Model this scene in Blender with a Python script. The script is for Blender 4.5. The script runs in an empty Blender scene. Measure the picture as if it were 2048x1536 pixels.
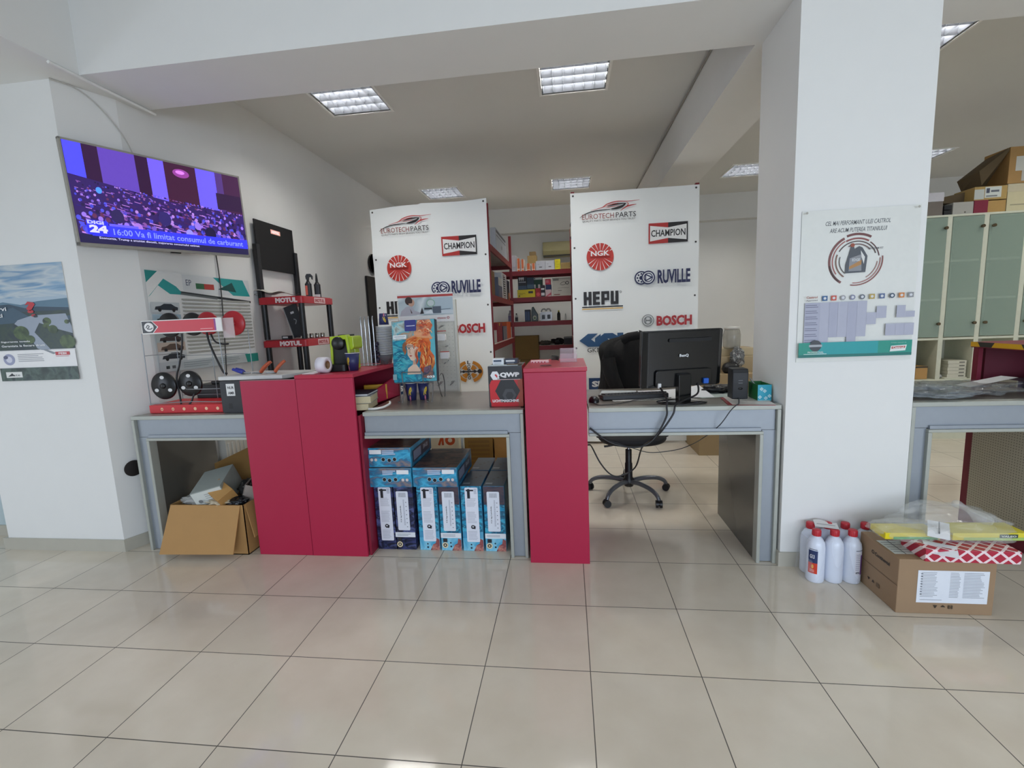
import bpy, math, random
from mathutils import Matrix, Vector
random.seed(7)
SC = bpy.context.scene
COL = SC.collection
# ---------------------------------------------------------------- camera
f_, r_, u_ = None, None, None
YAW, PITCH, ROLL = -.1231, -.1359, -.0415
_cy, _sy, _cp, _sp, _cr, _sr = math.cos(YAW), math.sin(YAW), math.cos(PITCH), math.sin(PITCH), math.cos(ROLL), math.sin(ROLL)
f_ = Vector((_sy*_cp, _cy*_cp, _sp)); _rt = Vector((_cy, -_sy, 0)); _up = _rt.cross(f_)
r_ = _cr*_rt + _sr*_up; u_ = -_sr*_rt + _cr*_up
cam_d = bpy.data.cameras.new('camera'); cam = bpy.data.objects.new('camera', cam_d); COL.objects.link(cam)
cam.matrix_world = Matrix(((r_.x, u_.x, -f_.x, -.061), (r_.y, u_.y, -f_.y, -2.682), (r_.z, u_.z, -f_.z, 1.474), (0, 0, 0, 1)))
cam_d.sensor_width = 36; cam_d.lens = 924.6/2048*36; cam_d.clip_start = .02; cam_d.clip_end = 100
SC.camera = cam
# ---------------------------------------------------------------- view, world, daylight
SC.view_settings.view_transform = 'Standard'; SC.view_settings.look = 'None'
SC.view_settings.gamma = 1; SC.view_settings.use_curve_mapping = False
SC.view_settings.exposure = 0.12
SC.cycles.use_denoising = True
SC.cycles.max_bounces = 7; SC.cycles.diffuse_bounces = 4; SC.cycles.glossy_bounces = 3
SC.cycles.transparent_max_bounces = 12; SC.cycles.sample_clamp_indirect = 6
SC.cycles.caustics_reflective = False; SC.cycles.caustics_refractive = False
w = bpy.data.worlds.new('world'); SC.world = w; w.use_nodes = True
w.node_tree.nodes['Background'].inputs[0].default_value = (.62, .78, 1, 1)
w.node_tree.nodes['Background'].inputs[1].default_value = 1.0
def area_light(name, loc, target, sx, sy, power, color):
    d = bpy.data.lights.new(name, 'AREA'); d.shape = 'RECTANGLE'; d.size = sx; d.size_y = sy; d.energy = power; d.color = color
    o = bpy.data.objects.new(name, d); COL.objects.link(o); o.location = loc
    o.rotation_euler = (Vector(target)-Vector(loc)).to_track_quat('-Z', 'Y').to_euler()
    return o
# daylight coming in through the shop windows behind the camera and on the left
area_light('daylight_shop_window', (2.4, -6.2, 1.5), (2.0, -3.4, -1.7), 7.0, 2.1, 222, (.75, .845, 1))
area_light('daylight_side_window', (-5.35, -3.2, 1.4), (-2.6, -3.0, -.6), 3.6, 2.0, 50, (.75, .845, 1))

# ---------------------------------------------------------------- materials
def lin(c):
    c = c/255
    return c/12.92 if c <= .04045 else ((c+.055)/1.055)**2.4
def rgb(h):
    return (lin(int(h[0:2], 16)), lin(int(h[2:4], 16)), lin(int(h[4:6], 16)), 1)
MATS = {}
def M(h, rough=.5, metal=0., alpha=1., emit=0., coat=0., var=.05, scale=30., bump=0., trans=0.):
    key = (h, rough, metal, alpha, emit, coat, var, scale, bump, trans)
    if key in MATS: return MATS[key]
    m = bpy.data.materials.new('surface_'+h); m.use_nodes = True; MATS[key] = m
    nt = m.node_tree; b = nt.nodes['Principled BSDF']; c = rgb(h)
    tc = nt.nodes.new('ShaderNodeTexCoord'); nz = nt.nodes.new('ShaderNodeTexNoise'); nz.inputs['Scale'].default_value = scale
    nt.links.new(tc.outputs['Object'], nz.inputs['Vector'])
    mx = nt.nodes.new('ShaderNodeMix'); mx.data_type = 'RGBA'
    mx.inputs[6].default_value = tuple(x*(1-var) for x in c[:3])+(1,); mx.inputs[7].default_value = tuple(min(1, x*(1+var)) for x in c[:3])+(1,)
    nt.links.new(nz.outputs[0], mx.inputs[0]); nt.links.new(mx.outputs[2], b.inputs['Base Color'])
    b.inputs['Roughness'].default_value = rough; b.inputs['Metallic'].default_value = metal; b.inputs['Alpha'].default_value = alpha
    b.inputs['Coat Weight'].default_value = coat; b.inputs['Coat Roughness'].default_value = .1
    b.inputs['Transmission Weight'].default_value = trans
    if emit:
        nt.links.new(mx.outputs[2], b.inputs['Emission Color']); b.inputs['Emission Strength'].default_value = emit
    if bump:
        bp = nt.nodes.new('ShaderNodeBump'); bp.inputs['Strength'].default_value = bump; bp.inputs['Distance'].default_value = .01
        nt.links.new(nz.outputs[0], bp.inputs['Height']); nt.links.new(bp.outputs[0], b.inputs['Normal'])
    return m
def MR(name, cols, scale=4., stretch=(1, 1, 1), rough=.4, detail=3., emit=0., dist=.6, lo=.3, hi=.7):
    """blotchy printed picture: noise through a ramp of several inks"""
    if name in MATS: return MATS[name]
    m = bpy.data.materials.new(name); m.use_nodes = True; MATS[name] = m
    nt = m.node_tree; b = nt.nodes['Principled BSDF']
    tc = nt.nodes.new('ShaderNodeTexCoord'); mp = nt.nodes.new('ShaderNodeMapping'); mp.inputs['Scale'].default_value = stretch
    nz = nt.nodes.new('ShaderNodeTexNoise'); nz.inputs['Scale'].default_value = scale; nz.inputs['Detail'].default_value = detail; nz.inputs['Distortion'].default_value = dist
    nt.links.new(tc.outputs['Object'], mp.inputs[0]); nt.links.new(mp.outputs[0], nz.inputs['Vector'])
    rp = nt.nodes.new('ShaderNodeValToRGB'); nt.links.new(nz.outputs[0], rp.inputs[0])
    n = len(cols); el = rp.color_ramp.elements
    el[0].position = lo; el[0].color = rgb(cols[0]); el[1].position = hi; el[1].color = rgb(cols[-1])
    for i in range(1, n-1):
        e = el.new(lo+(hi-lo)*i/(n-1)); e.color = rgb(cols[i])
    nt.links.new(rp.outputs[0], b.inputs['Base Color']); b.inputs['Roughness'].default_value = rough
    if emit:
        nt.links.new(rp.outputs[0], b.inputs['Emission Color']); b.inputs['Emission Strength'].default_value = emit
    return m

# ---------------------------------------------------------------- geometry helpers
WM = {}   # world matrix of every empty / object made here
class MB:
    """collects shapes, then links them as ONE mesh object"""
    def __init__(s): s.v = []; s.f = []; s.m = []; s.sm = []; s.mats = []; s.T = Matrix()
    def mi(s, m):
        if m not in s.mats: s.mats.append(m)
        return s.mats.index(m)
    def add(s, vs, fs, m, smooth=False):
        o = len(s.v); s.v += [s.T @ Vector(p) for p in vs]; k = s.mi(m)
        for f in fs: s.f.append([o+i for i in f]); s.m.append(k); s.sm.append(smooth)
    def box(s, x0, x1, y0, y1, z0, z1, m):
        s.add([(x0, y0, z0), (x1, y0, z0), (x1, y1, z0), (x0, y1, z0), (x0, y0, z1), (x1, y0, z1), (x1, y1, z1), (x0, y1, z1)],
              [(3, 2, 1, 0), (4, 5, 6, 7), (0, 1, 5, 4), (1, 2, 6, 5), (2, 3, 7, 6), (3, 0, 4, 7)], m)
    def rbox(s, x0, x1, y0, y1, z0, z1, m, r=.01, axis='z', n=4):
        """box with rounded corners around one axis"""
        P = {'z': (x0, x1, y0, y1, z0, z1), 'y': (x0, x1, z0, z1, y0, y1), 'x': (y0, y1, z0, z1, x0, x1)}[axis]
        a0, a1, b0, b1, c0, c1 = P; pts = []
        for cx, cy, st in ((a1-r, b1-r, 0), (a0+r, b1-r, 1), (a0+r, b0+r, 2), (a1-r, b0+r, 3)):
            for i in range(n+1):
                t = (st+i/n)*math.pi/2; pts.append((cx+r*math.cos(t), cy+r*math.sin(t)))
        s.prism(pts, c0, c1, m, axis)
    def prism(s, pts, c0, c1, m, axis='z', smooth=False):
        def q(a, b, c): return (a, b, c) if axis == 'z' else ((a, c, b) if axis == 'y' else (c, a, b))
        n = len(pts); vs = [q(a, b, c0) for a, b in pts]+[q(a, b, c1) for a, b in pts]
        fs = [tuple(range(n))[::-1], tuple(range(n, 2*n))]+[(i, (i+1) % n, n+(i+1) % n, n+i) for i in range(n)]
        s.add(vs, fs, m, smooth)
    def lathe(s, prof, m, c=(0, 0, 0), n=24, axis='z', sx=1, sy=1, a0=0, a1=None, smooth=True):
        vs = []; fs = []; full = a1 is None; a1 = 2*math.pi if full else a1; k = n if full else n+1
        for r, z in prof:
            for i in range(k):
                t = a0+(a1-a0)*i/n; x, y = r*math.cos(t)*sx, r*math.sin(t)*sy
                p = (x, y, z) if axis == 'z' else ((x, z, y) if axis == 'y' else (z, x, y))
                vs.append((p[0]+c[0], p[1]+c[1], p[2]+c[2]))
        for j in range(len(prof)-1):
            for i in range(n if full else n):
                i2 = (i+1) % k; fs.append((j*k+i, j*k+i2, (j+1)*k+i2, (j+1)*k+i))
        s.add(vs, fs, m, smooth)
    def cyl(s, p0, p1, r, m, n=12, r2=None, smooth=True):
        p0, p1 = Vector(p0), Vector(p1); r2 = r if r2 is None else r2; d = (p1-p0).normalized()
        a = d.orthogonal().normalized(); b = d.cross(a); vs = []
        for p, q in ((p0, r), (p1, r2)):
            for i in range(n):
                t = 2*math.pi*i/n; vs.append(p+q*(a*math.cos(t)+b*math.sin(t)))
        s.add(vs, [(i, (i+1) % n, n+(i+1) % n, n+i) for i in range(n)], m, smooth)
        s.add(vs, [tuple(range(n))[::-1], tuple(range(n, 2*n))], m, False)
    def tube(s, pts, r, m, n=6, smooth_path=True, closed=False):
        P = [Vector(p) for p in pts]
        if smooth_path and len(P) > 2:
            Q = []
            for i in range(len(P)-1):
                a = P[max(i-1, 0)]; b = P[i]; c = P[i+1]; d = P[min(i+2, len(P)-1)]
                for k in range(6):
                    t = k/6; Q.append(.5*((2*b)+(c-a)*t+(2*a-5*b+4*c-d)*t*t+(3*b-a-3*c+d)*t**3))
            Q.append(P[-1]); P = Q
        vs = []; up = Vector((.13, .21, .97))
        for i, p in enumerate(P):
            d = (P[min(i+1, len(P)-1)]-P[max(i-1, 0)]).normalized()
            a = up-d*up.dot(d)
            if a.length < .05: a = Vector((1, 0, 0))-d*d.x
            a.normalize(); up = a; b = d.cross(a); rr = r(i/(len(P)-1)) if callable(r) else r
            for k in range(n):
                t = 2*math.pi*k/n; vs.append(p+rr*(a*math.cos(t)+b*math.sin(t)))
        L = len(P); fs = [(i*n+k, i*n+(k+1) % n, (i+1)*n+(k+1) % n, (i+1)*n+k) for i in range(L-1) for k in range(n)]
        s.add(vs, fs, m, True); s.add(vs, [tuple(range(n))[::-1], tuple(range((L-1)*n, L*n))], m, False)
    def grid(s, fn, nu, nv, m, smooth=True):
        vs = [fn(i/nu, j/nv) for j in range(nv+1) for i in range(nu+1)]; k = nu+1
        s.add(vs, [(j*k+i, j*k+i+1, (j+1)*k+i+1, (j+1)*k+i) for j in range(nv) for i in range(nu)], m, smooth)
    def sheet(s, fn, nu, nv, m, th=.001):
        """a curved sheet with thickness along z"""
        s.grid(fn, nu, nv, m); s.grid(lambda a, b: tuple(Vector(fn(a, b))-Vector((0, 0, th))), nu, nv, m)
    def build(s, name, parent=None, world=False, bevel=0, label=None):
        me = bpy.data.meshes.new(name); Mi = Matrix()
        if world and parent is not None: Mi = WM[parent.name].inverted()
        me.from_pydata([tuple(Mi @ v) for v in s.v], [], s.f)
        for m in s.mats: me.materials.append(m)
        me.polygons.foreach_set('material_index', s.m); me.polygons.foreach_set('use_smooth', s.sm); me.update()
        o = bpy.data.objects.new(name, me); COL.objects.link(o)
        if parent is not None: o.parent = parent; WM[o.name] = WM[parent.name].copy()
        else: WM[o.name] = Matrix()
        if bevel:
            b = o.modifiers.new('bevel', 'BEVEL'); b.width = bevel; b.segments = 2; b.limit_method = 'ANGLE'
        if label: o['label'] = label
        return o
def B1(name, parent, m, *boxes, bevel=0, world=False, label=None):
    b = MB()
    for q in boxes: b.box(*q, m)
    return b.build(name, parent, world, bevel, label)
def tag(o, label, cat, group=None, kind=None):
    if label: o['label'] = label
    if cat: o['category'] = cat
    if group: o['group'] = group
    if kind: o['kind'] = kind
    return o
def thing(name, label, cat, loc=(0, 0, 0), rz=0, group=None):
    o = bpy.data.objects.new(name, None); COL.objects.link(o); o.location = loc; o.rotation_euler = (0, 0, rz); o.empty_display_size = .05
    WM[o.name] = Matrix.Translation(loc) @ Matrix.Rotation(rz, 4, 'Z')
    return tag(o, label, cat, group)
def struct(mb, name, **k):
    o = mb.build(name, **k); o['kind'] = 'structure'; return o
def copy_tree(o, parent=None, loc=None, rz=None, label=None, group=None, scale=None):
    c = o.copy(); COL.objects.link(c)
    if parent is not None: c.parent = parent
    if loc is not None: c.location = loc
    if rz is not None: c.rotation_euler = (0, 0, rz)
    if scale is not None: c.scale = scale
    if label: c['label'] = label
    if group: c['group'] = group
    WM[c.name] = (Matrix.Translation(c.location) @ c.rotation_euler.to_matrix().to_4x4()) if parent is None else WM[parent.name].copy()
    for ch in list(o.children): copy_tree(ch, c)
    return c

# ---------------------------------------------------------------- printed artwork (flat ink layers on a surface)
_tc = {}
def text_geo(t, bold=0.):
    k = (t, bold)
    if k not in _tc:
        cu = bpy.data.curves.new('t', 'FONT'); cu.body = t; cu.offset = bold; cu.resolution_u = 2
        o = bpy.data.objects.new('t', cu); COL.objects.link(o)
        bpy.context.view_layer.update()
        me = bpy.data.meshes.new_from_object(o.evaluated_get(bpy.context.evaluated_depsgraph_get()))
        vs = [tuple(v.co) for v in me.vertices]; fs = [tuple(p.vertices) for p in me.polygons]
        bpy.data.objects.remove(o); bpy.data.curves.remove(cu); bpy.data.meshes.remove(me)
        xs = [v[0] for v in vs] or [0, 1]; ys = [v[1] for v in vs] or [0, 1]
        _tc[k] = (vs, fs, min(xs), max(xs), min(ys), max(ys))
    return _tc[k]
class Art:
    def __init__(s, rough=.5, emit=0., step=.0003, sub=0): s.sub = sub; s.l = 0; s.b = MB(); s.rough = rough; s.emit = emit; s.step = step
    def mat(s, c): return M(c, rough=s.rough, emit=s.emit, var=.03) if isinstance(c, str) else c
    def poly(s, pts, c, raise_=True):
        if raise_: s.l += s.step
        s.b.add([(a, b, s.l) for a, b in pts], [tuple(range(len(pts)))], s.mat(c)); return s
    def rect(s, u0, v0, u1, v1, c, raise_=True):
        if s.sub:
            if raise_: s.l += s.step
            n = max(1, math.ceil(abs(u1-u0)/s.sub)); m_ = max(1, math.ceil(abs(v1-v0)/s.sub)); o = [(u0+(u1-u0)*i/n, v0+(v1-v0)*j/m_, s.l) for j in range(m_+1) for i in range(n+1)]
            s.b.add(o, [(j*(n+1)+i, j*(n+1)+i+1, (j+1)*(n+1)+i+1, (j+1)*(n+1)+i) for j in range(m_) for i in range(n)], s.mat(c)); return s
        return s.poly([(u0, v0), (u1, v0), (u1, v1), (u0, v1)], c, raise_)
    def rrect(s, u0, v0, u1, v1, c, r=.01):
        p = []
        for cx, cy, st in ((u1-r, v1-r, 0), (u0+r, v1-r, 1), (u0+r, v0+r, 2), (u1-r, v0+r, 3)):
            for i in range(5): t = (st+i/4)*math.pi/2; p.append((cx+r*math.cos(t), cy+r*math.sin(t)))
        return s.poly(p, c)
    def disc(s, u, v, r, c, rv=None, n=24, raise_=True, a=0):
        rv = r if rv is None else rv; ca, sa = math.cos(a), math.sin(a)
        q = [(r*math.cos(2*math.pi*i/n), rv*math.sin(2*math.pi*i/n)) for i in range(n)]
        return s.poly([(u+x*ca-y*sa, v+x*sa+y*ca) for x, y in q], c, raise_)
    def ring(s, u, v, r0, r1, c, a0=0, a1=360, n=32, sv=1.):
        s.l += s.step; vs = []; fs = []
        for i in range(n+1):
            t = math.radians(a0+(a1-a0)*i/n); vs += [(u+r0*math.cos(t), v+sv*r0*math.sin(t), s.l), (u+r1*math.cos(t), v+sv*r1*math.sin(t), s.l)]
        for i in range(n): fs.append((2*i, 2*i+1, 2*i+3, 2*i+2))
        s.b.add(vs, fs, s.mat(c)); return s
    def stroke(s, pts, w, c, taper=False, curve=True):
        P = [Vector(p) for p in pts]
        if curve and len(P) > 2:
            Q = []
            for i in range(len(P)-1):
                a = P[max(i-1, 0)]; b = P[i]; cc = P[i+1]; d = P[min(i+2, len(P)-1)]
                for k in range(6): t = k/6; Q.append(.5*((2*b)+(cc-a)*t+(2*a-5*b+4*cc-d)*t*t+(3*b-a-3*cc+d)*t**3))
            Q.append(P[-1]); P = Q
        s.l += s.step; vs = []; n = len(P)
        for i, p in enumerate(P):
            d = (P[min(i+1, n-1)]-P[max(i-1, 0)]); d = d.normalized() if d.length else Vector((1, 0)); nrm = Vector((-d.y, d.x))
            ww = w/2*(math.sin(math.pi*(.08+.84*i/(n-1))) if taper else 1)
            vs += [(p.x+nrm.x*ww, p.y+nrm.y*ww, s.l), (p.x-nrm.x*ww, p.y-nrm.y*ww, s.l)]
        s.b.add(vs, [(2*i, 2*i+1, 2*i+3, 2*i+2) for i in range(n-1)], s.mat(c)); return s
    def text(s, t, u, v, w, h, c, bold=.0, ang=0., skew=0.):
        """fit text t into the box starting at (u,v), width w, height h"""
        vs, fs, x0, x1, y0, y1 = text_geo(t, bold); s.l += s.step; ca, sa = math.cos(ang), math.sin(ang); o = []
        for x, y, z in vs:
            a = (x-x0)/(x1-x0)*w; b = (y-y0)/(y1-y0)*h; a += skew*b; o.append((u+a*ca-b*sa, v+a*sa+b*ca, s.l))
        s.b.add(o, fs, s.mat(c)); return s
    def lines(s, u0, v0, u1, v1, n, c, duty=.35, jit=.25):
        """a block of small print as thin bars"""
        s.l += s.step
        for i in range(n):
            y = v1-(i+.5)*(v1-v0)/n; hh = (v1-v0)/n*duty/2; e = u1-(u1-u0)*jit*random.random()
            s.rect(u0, y-hh, e, y+hh, c, False)
        return s
    def build(s, name, parent, org=(0, 0, 0), U=(1, 0, 0), V=(0, 0, 1), fn=None, label=None, local=False):
        U, V = Vector(U).normalized(), Vector(V).normalized(); N = U.cross(V)
        if fn: s.b.v = [Vector(fn(p.x, p.y, p.z)) for p in s.b.v]
        else: s.b.v = [Vector(org)+U*p.x+V*p.y+N*(p.z+.0004) for p in s.b.v]
        return s.b.build(name, parent, world=(parent is not None and not local), label=label)
# ================================================================ THE ROOM
WALL = M('e9e9e6', rough=.75, var=.015, scale=6, bump=.02)
WALLB = M('e3e3df', rough=.8, var=.02, scale=4)
CEIL = M('dfdfdb', rough=.85, var=.02, scale=3)
SKIRT = M('b9b5a8', rough=.35, var=.05, scale=12)
# floor: polished 45 cm porcelain tiles
fm = bpy.data.materials.new('porcelain_floor_tiles'); fm.use_nodes = True; nt = fm.node_tree; N = nt.nodes.new; Lk = nt.links.new
b = nt.nodes['Principled BSDF']; tc = N('ShaderNodeTexCoord'); sep = N('ShaderNodeSeparateXYZ'); Lk(tc.outputs['Object'], sep.inputs[0])
def mth(op, a, c=None, d=None):
    n = N('ShaderNodeMath'); n.operation = op
    for i, q in enumerate((a, c, d)):
        if q is None: continue
        if isinstance(q, (int, float)): n.inputs[i].default_value = q
        else: Lk(q, n.inputs[i])
    return n.outputs[0]
gx = mth('DIVIDE', sep.outputs[0], .45); gy = mth('DIVIDE', sep.outputs[1], .45)
def edge(g):
    fr = mth('FRACT', g); return mth('MINIMUM', fr, mth('SUBTRACT', 1.0, fr))
dmin = mth('MINIMUM', edge(gx), edge(gy)); grout = mth('LESS_THAN', dmin, .0042)
cmb = N('ShaderNodeCombineXYZ'); Lk(mth('FLOOR', gx), cmb.inputs[0]); Lk(mth('FLOOR', gy), cmb.inputs[1])
wn = N('ShaderNodeTexWhiteNoise'); Lk(cmb.outputs[0], wn.inputs['Vector'])
nz = N('ShaderNodeTexNoise'); nz.inputs['Scale'].default_value = 5; nz.inputs['Detail'].default_value = 6; Lk(tc.outputs['Object'], nz.inputs['Vector'])
rp = N('ShaderNodeValToRGB'); rp.color_ramp.elements[0].position = .3; rp.color_ramp.elements[0].color = rgb('dacfbc'); rp.color_ramp.elements[1].position = .7; rp.color_ramp.elements[1].color = rgb('e2d8c6'); Lk(nz.outputs[0], rp.inputs[0])
hs = N('ShaderNodeHueSaturation'); Lk(rp.outputs[0], hs.inputs['Color']); Lk(mth('ADD', .975, mth('MULTIPLY', wn.outputs[0], .05)), hs.inputs['Value'])
mx = N('ShaderNodeMix'); mx.data_type = 'RGBA'; Lk(grout, mx.inputs[0]); Lk(hs.outputs[0], mx.inputs[6]); mx.inputs[7].default_value = rgb('57524a')
Lk(mx.outputs[2], b.inputs['Base Color']); Lk(mth('ADD', .085, mth('MULTIPLY', grout, .5)), b.inputs['Roughness'])
b.inputs['Specular IOR Level'].default_value = .5
FLOOR = fm
x = MB(); x.box(-6, 8, -6.6, 6.4, -.1, 0, FLOOR); struct(x, 'floor')
# ceiling with openings for the recessed lights
LAMPS = [(-1.94, 1.55), (.045, 1.55), (2.67, 1.55), (4.80, 1.55), (-1.94, 4.71), (.045, 4.71), (2.58, 4.71), (4.80, 4.71)]
def holed(x0, x1, y0, y1, z, holes, m):
    xs = sorted({x0, x1, *[v for h in holes for v in (h[0]-.29, h[0]+.29)]}); ys = sorted({y0, y1, *[v for h in holes for v in (h[1]-.29, h[1]+.29)]})
    q = MB()
    for i in range(len(xs)-1):
        for j in range(len(ys)-1):
            cx, cy = (xs[i]+xs[i+1])/2, (ys[j]+ys[j+1])/2
            if any(abs(cx-h[0]) < .29 and abs(cy-h[1]) < .29 for h in holes): continue
            q.box(xs[i], xs[i+1], ys[j], ys[j+1], z, z+.02, m)
    return q
x = holed(-3.3, 8, .3, 6.3, 3.49, LAMPS, CEIL); x.box(-6, 8, -6.6, .3, 3.49, 3.51, CEIL); x.box(-3.3, 8, .3, 6.3, 3.75, 3.8, CEIL); struct(x, 'ceiling')
x = MB(); x.box(-6, 8, 0, .475, 3.04, 3.49, WALL); struct(x, 'trim_1')                 # main beam across the shop
x = MB(); x.box(-3.6, -2.93, -6.6, 0, 3.04, 3.49, WALL); struct(x, 'trim_2')           # beam towards the camera on the left
x = MB(); x.box(1.09, 1.55, .475, 6.2, 3.04, 3.49, WALL); struct(x, 'trim_3')          # beam running to the back wall
x = MB(); x.box(1.13, 1.771, 0, .475, 0, 3.04, WALL); struct(x, 'wall_pillar_right')
x = MB(); x.prism([(-4.07, .0), (-3.14, 0), (-3.01, .30), (-2.955, .95), (-2.93, 1.4), (-2.93, 6.3), (-4.07, 6.3)], 0, 3.49, WALL); struct(x, 'wall_left')
x = MB(); x.box(-6, -4.07, .2, .4, 0, 3.04, M('b9c9cc', rough=.6)); struct(x, 'wall_left_front')
x = MB(); x.box(-3, 8, 6.2, 6.4, 0, 3.49, WALLB); struct(x, 'wall_back')
x = MB(); x.box(-2.93, 8, 6.0, 6.2, 3.06, 3.49, WALLB); struct(x, 'trim_4')            # beam on the back wall
x = MB(); x.box(8, 8.2, -6.6, 6.4, 0, 3.5, WALLB); struct(x, 'wall_right')
x = MB(); x.box(-6.2, -6, -6.6, 6.4, 0, 3.5, WALLB); struct(x, 'wall_left_outer')
x = MB(); x.box(-6, 8, -6.8, -6.6, 0, .35, WALLB); x.box(-6, 8, -6.8, -6.6, 3.15, 3.5, WALLB); x.box(-6, -2.9, -6.8, -6.6, .35, 3.15, WALLB); x.box(5.7, 8, -6.8, -6.6, .35, 3.15, WALLB); struct(x, 'wall_front')
x = MB(); fr = M('d8d8d8', rough=.4)
for q in (-2.9, -.75, 1.4, 3.55, 5.64): x.box(q, q+.06, -6.75, -6.65, .35, 3.15, fr)
x.box(-2.9, 5.7, -6.75, -6.65, .35, .41, fr); x.box(-2.9, 5.7, -6.75, -6.65, 3.09, 3.15, fr); struct(x, 'window_1')
# tiled skirtings
x = MB(); x.box(-4.07, -3.15, -.012, 0, 0, .085, SKIRT); x.box(-4.10, -4.07, -.012, .2, 0, .085, SKIRT); x.box(-6, -4.10, .188, .2, 0, .085, SKIRT)
x.prism([(-3.15, -.012), (-3.13, -.012), (-2.995, .30), (-3.01, .30), (-3.14, 0), (-3.15, 0)], 0, .085, SKIRT); struct(x, 'baseboard_left')
x = MB(); x.prism([(-3.01, .30), (-2.995, .30), (-2.915, 1.4), (-2.915, 6.2), (-2.93, 6.2), (-2.93, 1.4)], 0, .085, SKIRT); struct(x, 'baseboard_left_inner')
x = MB(); x.box(1.118, 1.783, -.012, 0, 0, .085, SKIRT); x.box(1.118, 1.13, 0, .487, 0, .085, SKIRT); x.box(1.771, 1.783, 0, .487, 0, .085, SKIRT); struct(x, 'baseboard_pillar')
x = MB(); x.box(-2.93, 8, 6.188, 6.2, 0, .085, SKIRT); struct(x, 'baseboard_back')
x = MB(); x.tube([(-2.915, -.185, 3.02), (-2.912, .50, 3.02)], .011, M('f2f2ee', rough=.5), n=4, smooth_path=False)
tag(x.build('cable_duct'), 'thin white plastic cable duct under the main beam, high on the left wall', 'cable duct')
x = MB(); x.tube([(1.083, .49, 3.462), (1.083, 6.0, 3.462)], .010, M('9a968c', rough=.5), n=4, smooth_path=False)
tag(x.build('cable_duct'), 'thin grey cable duct along the top of the beam running to the back wall', 'cable duct')
# dark doorway at the far left and its frame
x = MB(); x.box(-2.945, -2.90, 3.82, 4.75, 0, 2.2, M('1b1613', rough=.5)); struct(x, 'door_1')
# round hole in the left wall beside the desk
x = MB(); t = math.atan2(.12, .30); x.T = Matrix.Translation((-3.092, .10, .565)) @ Matrix.Rotation(math.pi/2-t, 4, 'Z')
x.lathe([(.0001, 0), (.052, 0), (.056, .006), (.052, .008)], M('1d1614', rough=.8), axis='y', n=28, c=(0, -.014, 0))
tag(x.build('wall_socket_hole'), 'round black cable hole in the left wall beside the grey desk leg', 'wall hole')
x = MB(); x.lathe([(.0001, -.03), (.13, -.03), (.14, -.015), (.14, 0)], M('26221f', rough=.5), axis='x', c=(-2.9, 4.10, 2.40)); x.T = Matrix()
tag(x.build('wall_clock'), 'dark round wall clock above the black doorway, half hidden by the left banner', 'clock')

# ================================================================ CEILING LIGHTS
def louvre_light(loc):
    t = thing('ceiling_light', '', 'ceiling light', loc, 0, 'recessed louvre lights in the back room ceiling')
    fr = M('f4f4f0', rough=.4)
    B1('frame', t, fr, (-.305, .305, -.305, -.283, -.008, .004), (-.305, .305, .283, .305, -.008, .004), (-.305, -.283, -.283, .283, -.008, .004), (.283, .305, -.283, .283, -.008, .004))
    h = MB(); h.box(-.285, .285, -.285, .285, .098, .102, fr)
    for a in ((-.287, -.283, -.285, .285), (.283, .287, -.285, .285), (-.285, .285, -.287, -.283), (-.285, .285, .283, .287)): h.box(*a, .0, .1, fr)
    h.build('housing', t)
    tu = M('ffffff', emit=18.0, rough=.4)
    for k in (-.21, -.07, .07, .21):
        g = MB(); g.cyl((-.27, k, .078), (.27, k, .078), .013, tu, n=10); g.build('tube', t)
    L = MB(); al = M('5c5f65', rough=.35, metal=.25, var=.02)
    for i in range(7):
        p = -.27+i*.09; w_ = .009
        L.add([(p-w_, -.28, .045), (p+w_, -.28, .045), (p, -.28, .002), (p-w_, .28, .045), (p+w_, .28, .045), (p, .28, .002)], [(0, 3, 5, 2), (1, 2, 5, 4), (0, 1, 4, 3)], al)
    for i in range(5):
        p = -.27+i*.135; w_ = .028
        L.add([(-.28, p-w_, .055), (-.28, p+w_, .055), (-.28, p, .001), (.28, p-w_, .055), (.28, p+w_, .055), (.28, p, .001)], [(0, 2, 5, 3), (1, 4, 5, 2), (0, 3, 4, 1)], al)
    L.build('louvre', t)
    return t
names = ['near left recessed louvre light, left of the banners, partly behind the main beam', 'near middle recessed louvre light above the gap between the banners',
 'recessed louvre light right of the white pillar nearest the beam, only its corner showing', 'recessed louvre light to the right of the glass cabinet, above the red counter',
 'far recessed louvre light just above the left banner', 'far recessed louvre light just left of the right banner top', 'small far recessed louvre light cut off by the left edge of the pillar', 'far recessed louvre light right of the pillar above the glass cabinet']
L0 = None
for (lx, ly), nm in zip(LAMPS, names):
    if L0 is None: L0 = louvre_light((lx, ly, 3.49)); L0['label'] = nm
    else: copy_tree(L0, loc=(lx, ly, 3.49), label=nm)
    area_light('lamp_output', (lx, ly, 3.49+.096), (lx, ly+.0001, 0), .54, .54, 56, (1, .975, .93))
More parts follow.
